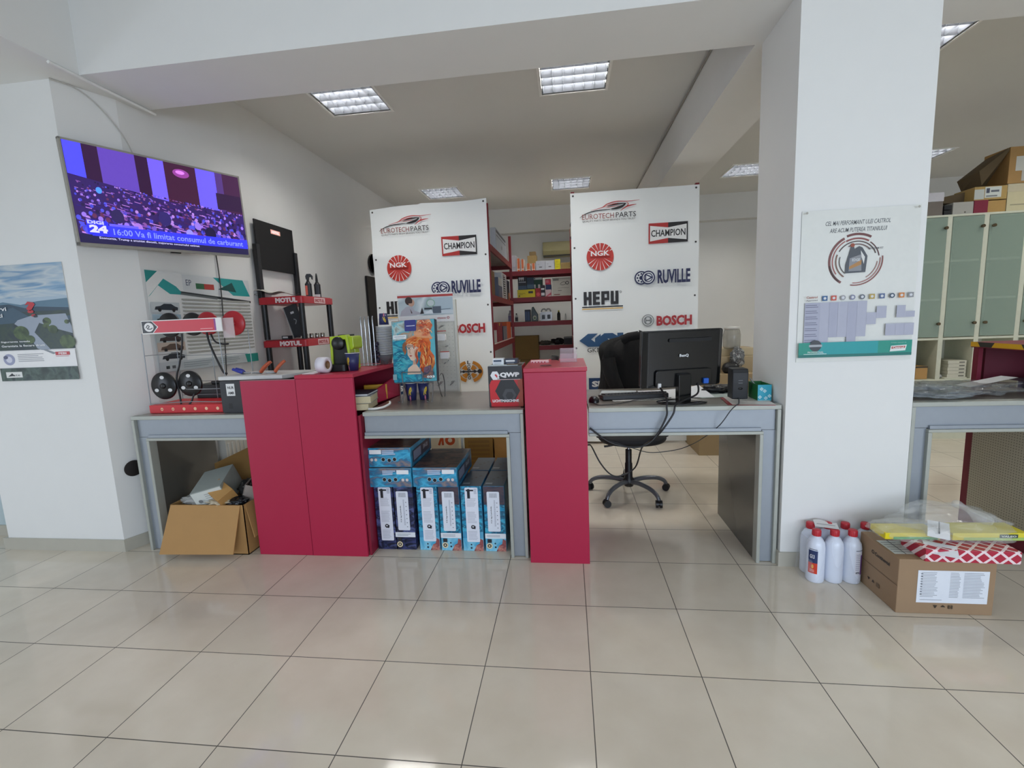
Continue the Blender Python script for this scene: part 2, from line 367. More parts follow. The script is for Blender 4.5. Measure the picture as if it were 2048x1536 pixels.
# ================================================================ GREY COUNTER DESKS
DK_TOP = M('8b857c', rough=.28, metal=.35, var=.04, scale=60); DK_PAN = M('9aa1a9', rough=.38, metal=.3, var=.03); DK_TRIM = M('adb0a8', rough=.4, metal=.2)
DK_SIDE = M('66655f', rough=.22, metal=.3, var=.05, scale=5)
def desk(label, x0, x1, xt, left, right, depth=.78, y=.018):
    t = thing('counter_desk', label, 'desk', ((x0+x1)/2, y, 0)); H = .945
    B1('tabletop', t, DK_TOP, (x0+.02 if left else x0, xt-.02 if right else xt, y+.004, depth, H-.022, H), world=True, bevel=.002)
    q = MB(); q.box(x0+(.022 if left else 0), x1-(.022 if right else 0), y+.022, y+.05, H-.145, H-.024, DK_PAN)
    q.box(x0+(.10 if left else 0), x1-(.10 if right else 0), y+.008, y+.03, H-.150, H-.130, DK_PAN); q.build('front_panel', t, world=True, bevel=.002)
    q = MB(); q.box(x0, x1, y, y+.06, H-.024, H+.001, DK_TRIM); q.build('top_edge_trim', t, world=True, bevel=.003)
    q = MB(); q.box(x0+(.09 if left else 0), x1-(.09 if right else 0), y, y+.06, H-.168, H-.150, DK_TRIM); q.build('opening_trim', t, world=True, bevel=.003)
    for on, a, b, s_ in ((left, x0, x0+.11, 1), (right, x1-.11, x1, -1)):
        if not on: continue
        q = MB(); q.box(a+.018, b-.018, y+.022, y+.05, .004, H-.146, DK_PAN); q.build('leg_panel', t, world=True)
        for c in (a, b-.02):
            q = MB(); q.box(c, c+.02, y, y+.06, 0, (H-.024) if (c == a) == (s_ == 1) else H-.168, DK_TRIM); q.build('leg_trim', t, world=True, bevel=.003)
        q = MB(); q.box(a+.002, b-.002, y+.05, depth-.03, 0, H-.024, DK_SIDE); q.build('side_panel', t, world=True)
    return t
desk('grey counter desk under the television, an open cardboard box pushed under it', -2.965, -1.86, -1.86, True, False, .62)
desk('grey counter desk in the middle with blue cartons stacked under its top', -1.343, -.335, -.335, False, True, .80)
desk('grey counter desk carrying the computer monitor, beside the white pillar', .05, 1.118, 1.118, False, True, .76)
desk('grey counter desk right of the white pillar, with plastic bags on it', 1.785, 3.5, 2.545, True, False, .80)

# ================================================================ RED COUNTERS
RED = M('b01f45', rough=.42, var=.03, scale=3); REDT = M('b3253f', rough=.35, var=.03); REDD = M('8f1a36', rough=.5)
t = thing('red_counter', 'tall red counter panel, leftmost of the red counter fronts', 'counter panel', (-1.945, 0, 0))
B1('front_panel', t, RED, (-2.13, -1.757, -.002, .016, 0, 1.165), world=True, bevel=.0015)
B1('top_edge', t, M('9a6a70', rough=.4), (-2.13, -1.757, -.0025, .0165, 1.165, 1.168), world=True)
t = thing('red_counter', 'red counter with a coffee machine on top, open towards the middle desk', 'counter', (-1.56, 0, 0))
B1('front_panel', t, RED, (-1.753, -1.376, -.004, .016, 0, 1.168), world=True, bevel=.0015)
q = MB(); q.prism([(-1.756, -.006), (-1.372, -.006), (-1.350, .72), (-1.756, .72)], 1.169, 1.192, REDT); q.build('counter_top', t, world=True, bevel=.002)
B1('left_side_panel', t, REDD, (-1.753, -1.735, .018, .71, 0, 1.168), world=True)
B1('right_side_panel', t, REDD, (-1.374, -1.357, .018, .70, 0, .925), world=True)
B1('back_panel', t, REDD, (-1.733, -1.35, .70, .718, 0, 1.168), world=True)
q = MB(); q.T = Matrix.Translation((-.017, 0, 0)); q.add([(-1.375, .30, .947), (-1.335, .69, .947), (-1.335, .69, 1.09), (-1.34, .63, 1.09), (-1.37, .40, 1.04), (-1.375, .30, 1.02), (-1.39, .30, .947), (-1.35, .69, .947), (-1.35, .69, 1.09), (-1.355, .63, 1.09), (-1.385, .40, 1.04), (-1.39, .30, 1.02)],
             [(0, 1, 2, 3, 4, 5), (11, 10, 9, 8, 7, 6), (0, 5, 11, 6), (5, 4, 10, 11), (4, 3, 9, 10), (3, 2, 8, 9), (2, 1, 7, 8), (1, 0, 6, 7)], RED); q.build('brace', t, world=True)
t = thing('red_pedestal', 'narrow red pedestal counter standing in the middle between the two grey desks', 'counter', (-.14, -.03, 0))
B1('body', t, RED, (-.318, .040, -.033, .55, 0, 1.172), world=True, bevel=.002)
B1('top_panel', t, REDT, (-.321, .045, -.037, .55, 1.173, 1.198), world=True, bevel=.003)
q = MB(); q.lathe([(.026, .001), (.031, .0035), (.036, .001), (.036, 0)], M('3c1520', rough=.3, metal=.6), c=(-.195, .09, 1.198)); q.build('cable_grommet', t, world=True)
# right hand red counter behind the grey desk
t = thing('red_display_counter', 'dark red counter with a perforated metal side, at the right edge of the view', 'counter', (2.9, .35, 0))
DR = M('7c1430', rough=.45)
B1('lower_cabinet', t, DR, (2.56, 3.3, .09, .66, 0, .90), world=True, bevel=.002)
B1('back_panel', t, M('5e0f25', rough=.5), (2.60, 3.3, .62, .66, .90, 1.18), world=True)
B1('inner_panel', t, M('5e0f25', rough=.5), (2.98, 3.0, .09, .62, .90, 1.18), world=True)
B1('corner_post', t, DR, (2.56, 2.585, .62, .66, .90, 1.18), world=True)
B1('shelf_top', t, DR, (2.55, 3.32, .06, .67, 1.18, 1.215), world=True, bevel=.002)
gm = bpy.data.materials.new('perforated_metal_grille'); gm.use_nodes = True; nt = gm.node_tree; N = nt.nodes.new; Lk = nt.links.new; bb = nt.nodes['Principled BSDF']
tc = N('ShaderNodeTexCoord'); mp = N('ShaderNodeMapping'); mp.inputs['Scale'].default_value = (60, 60, 60); Lk(tc.outputs['Object'], mp.inputs[0])
vo = N('ShaderNodeTexVoronoi'); vo.inputs['Randomness'].default_value = 0; vo.inputs['Scale'].default_value = 1; Lk(mp.outputs[0], vo.inputs['Vector'])
rp = N('ShaderNodeValToRGB'); rp.color_ramp.elements[0].position = .24; rp.color_ramp.elements[0].color = rgb('4b473b'); rp.color_ramp.elements[1].position = .34; rp.color_ramp.elements[1].color = rgb('c2bdab'); Lk(vo.outputs['Distance'], rp.inputs[0])
Lk(rp.outputs[0], bb.inputs['Base Color']); bb.inputs['Roughness'].default_value = .4; bb.inputs['Metallic'].default_value = .3
q = MB(); q.rbox(2.554, 2.5595, .13, .60, .10, .80, gm, r=.05, axis='x'); q.build('perforated_grille', t, world=True)
a = Art(.5); a.rect(0, 0, .62, .03, 'e8b21c'); a.poly([(.07, 0), (.15, 0), (.17, .03), (.05, .03)], '37372f'); a.poly([(.36, 0), (.44, 0), (.46, .03), (.34, .03)], '37372f')
a.build('hazard_tape', t, (2.549, .67, 1.186), (0, -1, 0), (0, 0, 1))

# ================================================================ BANNERS
def banner(name_label, x0, z_top, z_bot, seed, wid):
    rnd = random.Random(seed); ph = [rnd.uniform(0, 6) for _ in range(6)]
    def disp(u, v):
        d = .010*math.sin(2.3*u+1.6*v+ph[0])+.006*math.sin(5*u-2.6*v+ph[1])+.003*math.sin(7*v+3*u+ph[2])
        d += .012*math.exp(-((v-2.30+.12*u)/.06)**2)*max(0, 1-u*1.4) if seed == 1 else .008*math.exp(-((v-1.95-(u-.5)*.25)/.10)**2)
        return d
    def top(u): return z_top(u)
    yb = 2.70
    def fn(u, v, l=0): return (x0+u, yb-disp(u, v)-l, v)
    ban = thing('brand_banner', name_label, 'banner', (x0+wid/2, yb, z_bot), 0, 'white supplier banners on the shelving ends')
    vinyl = M('f3f6f4', rough=.45, var=.01, scale=2); q = MB()
    q.grid(lambda a, b: fn(a*wid, z_bot+(top(a*wid)-z_bot)*b), 40, 90, vinyl)
    q.grid(lambda a, b: tuple(Vector(fn(a*wid, z_bot+(top(a*wid)-z_bot)*b))+Vector((0, .0015, 0))), 40, 90, vinyl); q.build('vinyl_sheet', ban, world=True)
    for gu, gv in ((.03, -.03), (wid-.035, -.03), (.035, 2.25), (wid-.035, 2.24), (.035, 1.69), (wid-.035, 1.67), (.03, 1.13), (wid-.03, 1.12), (.03, .56), (wid-.03, .56)):
        gv = top(gu)-.03 if gv < 0 else gv; ga = Art(.4)
        ga.disc(gu, gv, .011, '55504c', n=12); ga.disc(gu, gv, .005, '221f1e', n=10)
        ga.build('eyelet', ban, (0, 0, 0), fn=lambda u, v, l: fn(u, v, l+.0015))
    def logo(nm, A): A.build(nm, ban, (0, 0, 0), fn=lambda u, v, l: fn(u, v, l+.010))
    K, R_, BL = '231f20', 'b8302c', '252a55'
    # car outline mark and name
    A = Art(.5, step=.0012, sub=.06)
    A.stroke([(.10, 2.57), (.16, 2.606), (.26, 2.632), (.38, 2.638), (.46, 2.642)], .011, K, True)
    A.stroke([(.44, 2.640), (.50, 2.647), (.56, 2.663), (.60, 2.692)], .026, K, True)
    A.stroke([(.60, 2.690), (.54, 2.690), (.47, 2.684), (.40, 2.668)], .014, K, True)
    A.stroke([(.22, 2.638), (.34, 2.662), (.40, 2.695), (.50, 2.716), (.62, 2.710), (.745, 2.716)], .010, R_, True)
    A.stroke([(.34, 2.660), (.44, 2.688), (.52, 2.697)], .007, R_, True); A.stroke([(.38, 2.655), (.47, 2.666), (.53, 2.668)], .006, R_, True)
    A.stroke([(.54, 2.616), (.60, 2.652), (.64, 2.664), (.71, 2.672)], .013, R_, True); A.stroke([(.60, 2.652), (.625, 2.680), (.605, 2.70)], .008, R_, True)
    A.text('EUROTECH', .125, 2.545, .345, .055, '8c4038'); A.text('PARTS', .49, 2.545, .215, .055, K)
    A.text('QUALITY PARTS FROM BRANDS YOU TRUST', .128, 2.512, .57, .022, '4a4644'); logo('shop_logo', A)
    # CHAMPION
    A = Art(.5, step=.0012, sub=.06); A.rect(.842, 2.247, 1.048, 2.462, R_); A.rect(1.048, 2.247, 1.253, 2.462, K, False)
    [A.poly([(a, 2.354+h0), (b_, 2.354+h1), (b_, 2.354-h1), (a, 2.354-h0)], 'f0f0ee', k == 0) for k, (a, b_, h0, h1) in enumerate([(.857, .953, .082, .069), (.953, 1.048, .069, .055), (1.048, 1.144, .055, .069), (1.144, 1.240, .069, .082)])]
    A.text('CHAMPION', .868, 2.318, .360, .072, K, .018); logo('champion_logo', A)
    # NGK
    A = Art(.5, step=.0012, sub=.06); A.disc(.315, 2.138, .149, 'c63a30', n=40)
    for k in range(18):
        th = math.radians(10+20*k)
        if abs(math.sin(th)) < .3: continue
        A.poly([(.315+.045*math.cos(th-.05), 2.145+.045*math.sin(th-.05)), (.315+.149*math.cos(th-.03), 2.138+.149*math.sin(th-.03)), (.315+.149*math.cos(th+.03), 2.138+.149*math.sin(th+.03))], 'f2f0ee')
    A.rect(.205, 2.142, .425, 2.200, 'c63a30'); A.text('NGK', .212, 2.146, .205, .056, 'f6f4f2', .03); logo('ngk_logo', A)
    # RUVILLE
    A = Art(.5, step=.0012, sub=.06)
    for cx in (.835, .762): A.disc(cx, 1.886, .074, BL, n=32)
    A.disc(.762, 1.886, .060, 'eceeee', n=28); A.disc(.762, 1.886, .022, BL)
    for k in range(8): A.disc(.762+.043*math.cos(k*.785), 1.886+.043*math.sin(k*.785), .010, BL, n=10)
    A.disc(.835, 1.886, .074, BL, n=32); A.disc(.835, 1.886, .060, 'eceeee', n=28)
    A.ring(.835, 1.886, .040, .050, BL); A.poly([(.80, 1.93), (.80, 1.842), (.89, 1.886)], BL); A.poly([(.812, 1.91), (.812, 1.862), (.86, 1.886)], 'eceeee')
    A.text('RUVILLE', .935, 1.814, .345, .148, BL, .035); logo('ruville_logo', A)
    # HEPU
    A = Art(.5, step=.0012, sub=.06); [A.rect(.125+x0_, 1.612+z0_, .125+x1_, 1.612+z1_, K, i_ == 0) for i_, (x0_, x1_, z0_, z1_) in enumerate([(0, .034, 0, .148), (.054, .088, 0, .148), (.034, .054, .058, .090),
        (.102, .138, 0, .148), (.138, .180, .116, .148), (.138, .176, .058, .090), (.138, .180, 0, .032), (.196, .232, 0, .148), (.232, .268, .116, .148), (.232, .268, .046, .076), (.258, .284, .046, .148), (.300, .334, 0, .148), (.334, .352, 0, .032), (.352, .386, 0, .148)])]; A.rect(.105, 1.581, .560, 1.595, K); A.rect(.105, 1.562, .560, 1.574, 'e2b45c', False)
    A.ring(.535, 1.745, .008, .012, K); logo('hepu_logo', A)
    # BOSCH
    A = Art(.5, step=.0012, sub=.06); A.disc(.833, 1.415, .066, '7c8082', n=32); A.disc(.833, 1.415, .058, 'dfe2e2', n=32); A.ring(.833, 1.415, .036, .046, '7c8082')
    A.rect(.805, 1.408, .861, 1.421, '7c8082'); A.rect(.803, 1.385, .813, 1.445, '7c8082'); A.rect(.853, 1.385, .863, 1.445, '7c8082')
    A.text('BOSCH', .925, 1.350, .380, .112, 'b02a30', .045); logo('bosch_logo', A)
    # GKN
    A = Art(.5, step=.0012, sub=.06); g = '27517c'; gk = lambda P: [(.066+(a-75)*.000621, 1.290-(b_-255)*.000664) for a, b_ in P]
    A.poly(gk([(75, 370), (235, 255), (415, 255), (290, 352), (360, 402), (360, 478), (235, 478)]), g); A.poly(gk([(360, 335), (465, 262), (465, 478), (360, 478)]), g, False); A.poly(gk([(465, 302), (530, 255), (680, 255), (760, 302), (872, 390), (872, 478), (590, 478), (465, 430)]), g, False)
    A.poly(gk([(765, 255), (872, 255), (872, 420), (765, 340)]), g, False); A.poly(gk([(588, 350), (612, 350), (722, 432), (690, 436)]), 'e8ebe9')
    A.text('GKN Automotive', .155, 1.078, .56, .050, '2b2b2e'); logo('gkn_logo', A)
    # LOBRO
    A = Art(.5, step=.0012, sub=.06); o = 'c07c22'
    for a0, a1 in ((-72, 72), (108, 252)): A.ring(1.09, .895, .118, .162, o, a0, a1, sv=.82)
    for a0, a1 in ((22, 66), (114, 158), (202, 246), (294, 338)): A.ring(1.09, .895, .038, .098, o, a0, a1, n=8, sv=.9)
    A.rect(.945, .890, 1.24, .903, K); A.disc(.965, .897, .026, K); A.disc(1.215, .897, .026, K); A.disc(1.155, .897, .018, K); A.disc(1.02, .897, .016, K)
    for i, ch in enumerate('LOBRO'): A.text(ch, 1.070, .985-i*.046, .038, .042, K, .03)
    logo('lobro_logo', A)
    A = Art(.5, step=.0012, sub=.06); A.rect(.165, .64, .47, .78, '22406b'); A.text('SKF', .20, .675, .23, .07, 'e8ecee', .05); logo('blue_logo', A)
    A = Art(.5, step=.0012, sub=.06); A.text('TRW', .82, .42, .36, .12, 'c2542c', .05); logo('red_logo', A)
    return ban
banner('white supplier banner on the left, partly behind the pegboard stand', -2.318, lambda u: 2.818+.030*(u/1.4)+.014*math.sin(u*4.4)+(.012 if u > .6 else 0), .12, 1, 1.385)
banner('white supplier banner on the right, behind the chair and the computer monitor', .006, lambda u: 2.838-.004*u, .025, 2, 1.372)

# ================================================================ TELEVISION
L = Vector((-3.07, -.045, 2.052)); Rr = Vector((-2.655, .98, 2.083)); tu = (Rr-L); W = tu.length; U = tu.normalized(); V = Vector((0, 0, 1)); V = (V-U*V.dot(U)).normalized(); Nn = U.cross(V); H = .636
TVM = Matrix(((U.x, -Nn.x, V.x, L.x), (U.y, -Nn.y, V.y, L.y), (U.z, -Nn.z, V.z, L.z), (0, 0, 0, 1)))
tv = bpy.data.objects.new('television', None); COL.objects.link(tv); tv.matrix_world = TVM; WM['television'] = TVM
tag(tv, 'flat television on the left wall showing a news broadcast, tilted on its bracket', 'television')
fr = M('a9a69e', rough=.35, metal=.3); bk = M('141414', rough=.35)
q = MB(); f_w = .014
for c in ((0, W, 0, f_w+.006), (0, W, H-f_w, H), (0, f_w, 0, H), (W-f_w, W, 0, H)): q.box(c[0], c[1], 0, .028, c[2], c[3], fr)
q.box(W*.47, W*.53, .004, .02, -.008, .0, bk); q.build('frame', tv, bevel=.002)
q = MB(); q.box(.005, W-.005, .012, .035, .005, H-.005, bk); q.box(W*.2, W*.8, .035, .075, .06, H*.7, bk); q.build('back_housing', tv, bevel=.004)
E_ = .9
A = Art(.35, emit=E_, step=.00006); S = lambda a: f_w+a*(W-2*f_w); Z = lambda c: f_w+.006+c*(H-2*f_w-.006)
def R4(a, c, a2, c2, col): A.rect(S(a), Z(c), S(a2), Z(c2), col)
R4(0, 0, 1, 1, '37205e')
for a, a2, col in ((0, .085, '4a48f0'), (.085, .16, '2e1438'), (.16, .345, '5a3fa6'), (.345, .415, '2c1234'), (.415, .505, '6a58e6'), (.505, .70, '3a1834'), (.70, .83, '6456ea'), (.83, .88, '4a3070'), (.88, 1, '3c1c3e')):
    R4(a, .40, a2, 1, col)
A.disc(S(.605), Z(.90), .055, '8a3c8e', rv=.03); A.disc(S(.60), Z(.91), .03, 'd078e8', rv=.013)
R4(.82, .55, 1, .75, '2c1838'); A.poly([(S(0), Z(0)), (S(1), Z(0)), (S(1), Z(.52)), (S(.5), Z(.55)), (S(0), Z(.68))], '2e1c58')
rnd = random.Random(5); cols = ['231742', '6a4fb0', '8b6ad0', '3a2a86', '4a4ac8', '191234', 'a478c8', '5a2c50', '3f3fb8', '7a4a90']
for i in range(800):
    b_ = rnd.random(); c = .06+.56*(1-b_)+rnd.uniform(-.02, .03); a_ = rnd.random(); s_ = .006+.022*b_**1.4
    c = min(c, .64-.13*a_); a_ = .01+a_*.98
    if rnd.random() < .55: A.disc(S(a_), Z(c), s_*.75, rnd.choice(cols), rv=s_*.9, n=8, raise_=(i % 12 == 0))
    else:
        y = Z(c); x0 = S(a_*.93); w_ = min(s_*rnd.uniform(1.5, 4), S(1)-x0)
        A.poly([(x0, y), (x0+w_, y-w_*.18), (x0+w_, y-w_*.18+s_*.35), (x0, y+s_*.35)], rnd.choice(['9a62b8', 'b27ac8', '7040a0', '401c50', '2a2070']), raise_=(i % 12 == 0))
for a_, c, s_, col in ((.13, .55, .02, '4a8cf0'), (.30, .20, .034, '9a6cc8'), (.60, .20, .03, '8a80e0'), (.66, .30, .028, '8a6cd0'), (.20, .30, .045, '2a2050'), (.46, .34, .05, '2c2260'), (.74, .22, .05, '191238'), (.86, .15, .03, '5a50b8')):
    A.disc(S(a_), Z(c), s_*.8, col, rv=s_, n=14)
R4(0, 0, 1, .085, '201c40'); R4(.06, .075, 1, .19, '3236f6'); A.rrect(S(.04), Z(.085), S(.145), Z(.235), '2c2ee0', .012)
A.text('DIGI', S(.045), Z(.195), .085, .022, 'b4b2ec', .05); A.text('24', S(.05), Z(.108), .095, .048, 'c8c4f2', .06); R4(.15, .19, .30, .215, '6258e8')
A.text('16:00 Va fi limitat consumul de carburant', S(.165), Z(.100), (W-2*f_w)*.80, .040, '7f8cff', .015)
A.text('Economia, Trump a anuntat discutii, majorarea consumului estimat', S(.09), Z(.040), (W-2*f_w)*.56, .018, 'c8c4ea', .01)
A.build('screen', tv, (0, -.0006, 0), local=True)
q = MB(); q.box(W*.44, W*.56, .075, .09, H*.3, H*.7, bk); q.cyl((W*.5, .085, H*.5), (W*.42, .21, H*.5), .018, M('202020', rough=.4, metal=.5)); q.build('wall_bracket', tv)
x = MB(); x.tube([(-2.945, .960, 2.12), (-2.938, .958, 1.93), (-2.932, .945, 1.72), (-2.930, .90, 1.2), (-2.935, .86, .96)], .0045, M('3a3a38', rough=.5))
tag(x.build('television_cable'), 'thin dark cable hanging from the television down the left wall', 'cable')
x = MB(); x.tube([(-3.125, -.012, 3.035), (-3.083, .10, 3.03), (-3.040, .20, 2.96), (-2.998, .30, 2.82), (-2.992, .36, 2.70), (-2.987, .42, 2.5)], .004, M('c4c2bc', rough=.6))
tag(x.build('antenna_cable'), 'pale cable hanging from the ceiling duct down behind the television', 'cable')
# ================================================================ POSTERS
def poster(name, label, L, R, z0, z1, draw, cat='poster', off=.004, base='ecebe6'):
    L, R = Vector(L), Vector(R); U = (R-L).normalized(); n = U.cross(Vector((0, 0, 1))); W = (R-L).length; H = z1-z0
    t = thing(name, label, cat, (L.x, L.y, z0), math.atan2(U.y, U.x))
    q = MB(); q.box(0, W, -off, -off+.0015, 0, H, M(base, rough=.5, var=.01)); q.build('paper', t)
    A = Art(.45); draw(A, W, H); A.build('print', t, (0, -off, 0), local=True); return t
def d_chart(A, W, H):
    rnd = random.Random(3)
    A.rect(0, 0, W, H, 'e4e6e4'); A.poly([(0, H), (0, H*.88), (W*.10, H), (W*.36, H)], '1e8c88'); A.poly([(0, H*.74), (W*.14, H*.93), (W*.24, H*.86), (W*.3, H*.78), (W*.18, H*.78), (W*.09, H*.86), (W*.02, H*.76)], '2a9c9a')
    A.rect(W*.30, H*.80, W, H*.99, 'd6dadb'); A.poly([(W*.6, H*.99), (W*.93, H*.99), (W, H*.80), (W*.80, H*.80)], '2a9c9a'); A.poly([(W*.64, H*.86), (W*.80, H*.95), (W*.84, H*.84)], '17504e')
    A.rect(W*.42, H*.85, W*.50, H*.91, '2f6a48'); A.rect(W*.50, H*.85, W*.60, H*.91, 'b5403a', False); A.text('EP', W*.33, H*.88, W*.05, H*.06, '3c4a66')
    A.poly([(W*.27, H*.815), (W, H*.745), (W, H*.72), (W*.29, H*.785)], '2c3436'); A.poly([(W*.27, H*.80), (W*.62, H*.765), (W*.62, H*.745), (W*.27, H*.78)], '606868')
    n = 15
    for i in range(n):
        y1 = H*.74-i*H*.0395; A.rect(W*.27, y1-H*.018, W*.985, y1, 'a9aaa2' if i % 1 == 0 else 'd8d8cc', i == 0)
    for i in range(9): A.rect(W*(.30+i*.08), H*.16, W*(.301+i*.08), H*.74, 'c9cac2', i == 0)
    for i in range(n): A.lines(W*.28, H*(.715-i*.0395), W*.98, H*(.725-i*.0395), 1, '8c8d88')
    for k, y in enumerate((.64, .52, .42, .33, .24, .15)):
        c = ['26303a', '30343a', '3a3f45', '3c2f30', '5a4a40', '2a2f36'][k]
        A.rect(W*.005, H*(y-.05), W*.24, H*(y+.055), ['bcc4c6', '9cb6c4', 'c9d0cf', 'aab4b4', 'b7a99c', 'c4c9c9'][k])
        A.poly([(W*.03, H*(y-.02)), (W*.04, H*(y+.01)), (W*.08, H*(y+.018)), (W*.11, H*(y+.04)), (W*.17, H*(y+.04)), (W*.20, H*(y+.015)), (W*.225, H*(y+.005)), (W*.22, H*(y-.025))], c)
        A.disc(W*.07, H*(y-.022), W*.014, '101214', n=10); A.disc(W*.185, H*(y-.024), W*.014, '101214', n=10)
    A.rect(0, 0, W, H*.10, 'b4bcbe'); A.poly([(W*.86, 0), (W, 0), (W, H*.10), (W*.84, H*.10)], '1e8c80'); A.rect(W*.05, H*.03, W*.08, H*.06, '2c3436'); A.rect(W*.10, H*.03, W*.13, H*.06, '54585a')
    A.lines(W*.2, H*.02, W*.5, H*.085, 3, '8e989a'); A.lines(W*.55, H*.02, W*.8, H*.085, 3, '8e989a')
poster('wall_chart', 'large teal and grey wall chart with car pictures under the television', (-3.008, .315, 0), (-2.932, 1.285, 0), 1.205, 1.935, d_chart, 'wall chart', .012)
def d_hill(A, W, H):
    A.rect(0, 0, W, H, 'eceae8')
    sky = MR('poster_sky', ['5d86ac', '88a9c4', 'c3ccd0', '6f96b8', 'b2c0ca'], 1.8, (1.2, 1, 7), .4)
    A.rect(0, H*.62, W, H, sky); A.rect(0, H*.60, W, H*.72, 'a9bccb')
    A.poly([(0, H*.67), (W*.18, H*.69), (W*.40, H*.66), (W*.62, H*.685), (W, H*.70), (W, H*.45), (0, H*.4)], '5c7c90')
    A.poly([(0, H*.66), (W*.25, H*.67), (W*.45, H*.63), (W*.6, H*.64), (W, H*.62), (W, H*.4), (0, H*.4)], '34495a')
    dk = MR('poster_forest', ['1d2c34', '2a3c40', '35473c', '22323a'], 9, (1, 1, 1), .4); A.rect(0, H*.27, W, H*.60, dk)
    A.poly([(0, H*.60), (W*.3, H*.64), (W*.48, H*.56), (W*.62, H*.57), (W, H*.55), (W, H*.52), (0, H*.5)], '40596b')
    A.poly([(W*.33, H*.53), (W*.52, H*.565), (W*.95, H*.57), (W, H*.46), (W, H*.40), (W*.82, H*.44), (W*.60, H*.50), (W*.52, H*.42), (W*.74, H*.22), (W*.68, H*.235), (W*.52, H*.28), (W*.40, H*.44), (W*.28, H*.50)], '9aa4b2')
    gr = MR('poster_trees', ['26361f', '3d5230', '54683c', '202c24'], 14, (1, 1, 1), .4)
    for u, v, r in ((.70, .51, .055), (.76, .44, .06), (.68, .47, .04), (.35, .42, .10), (.92, .33, .10), (.95, .50, .03), (.45, .36, .06)): A.disc(W*u, H*v, W*r, gr, rv=H*r*.6)
    A.text('?', W*.46, H*.585, W*.13, H*.10, 'c0343c', .05); A.disc(W*.55, H*.565, W*.03, 'a8323a', rv=H*.012); A.disc(W*.57, H*.557, W*.025, '2a2c34', rv=H*.01)
    A.text('servi', W*-.0+.01, H*.615, W*.20, H*.032, 'eef0f2', .02); A.text('tati', .015, H*.560, W*.13, H*.032, 'eef0f2', .02)
    A.text('Siguranta totala', W*.07, H*.335, W*.38, H*.018, 'e8eaec', .02); A.text('Garantata la fiecare drum', W*.07, H*.300, W*.56, H*.018, 'e8eaec', .02)
    A.rect(0, H*.115, W, H*.265, 'eeedec'); A.poly([(W*.64, H*.27), (W*.76, H*.235), (W*.72, H*.225), (W*.60, H*.265)], '8c9298'); A.disc(W*.14, H*.19, W*.075, '9a9eba', rv=H*.05); A.disc(W*.14, H*.19, W*.04, 'd5d6e4', rv=H*.028); A.disc(W*.10, H*.21, W*.03, '5a5e78', rv=H*.015)
    A.lines(W*.26, H*.165, W*.60, H*.24, 5, '9a9a9e'); A.rect(W*.75, H*.215, W*.93, H*.245, 'c2444a'); A.text('FEBI', W*.79, H*.221, W*.10, H*.018, 'f0e8e8', .03); A.lines(W*.75, H*.20, W*.93, H*.21, 1, 'c2868a')
    A.rect(0, 0, W, H*.115, MR('poster_leaves', ['1f2e2c', '36483f', '4a5e56', '243434'], 16, (1, 1, 1), .4)); A.rect(W*.07, H*.03, W*.28, H*.08, 'e6e6e2'); A.poly([(W*.09, H*.04), (W*.15, H*.07), (W*.18, H*.045)], '22282a'); A.text('ate', W*.16, H*.042, W*.09, H*.016, '22282a')
poster('landscape_poster', 'poster of misty hills and a winding road on the left white pillar', (-3.855, 0, 0), (-3.262, 0, 0), 1.21, 1.966, d_hill, 'poster', .003)
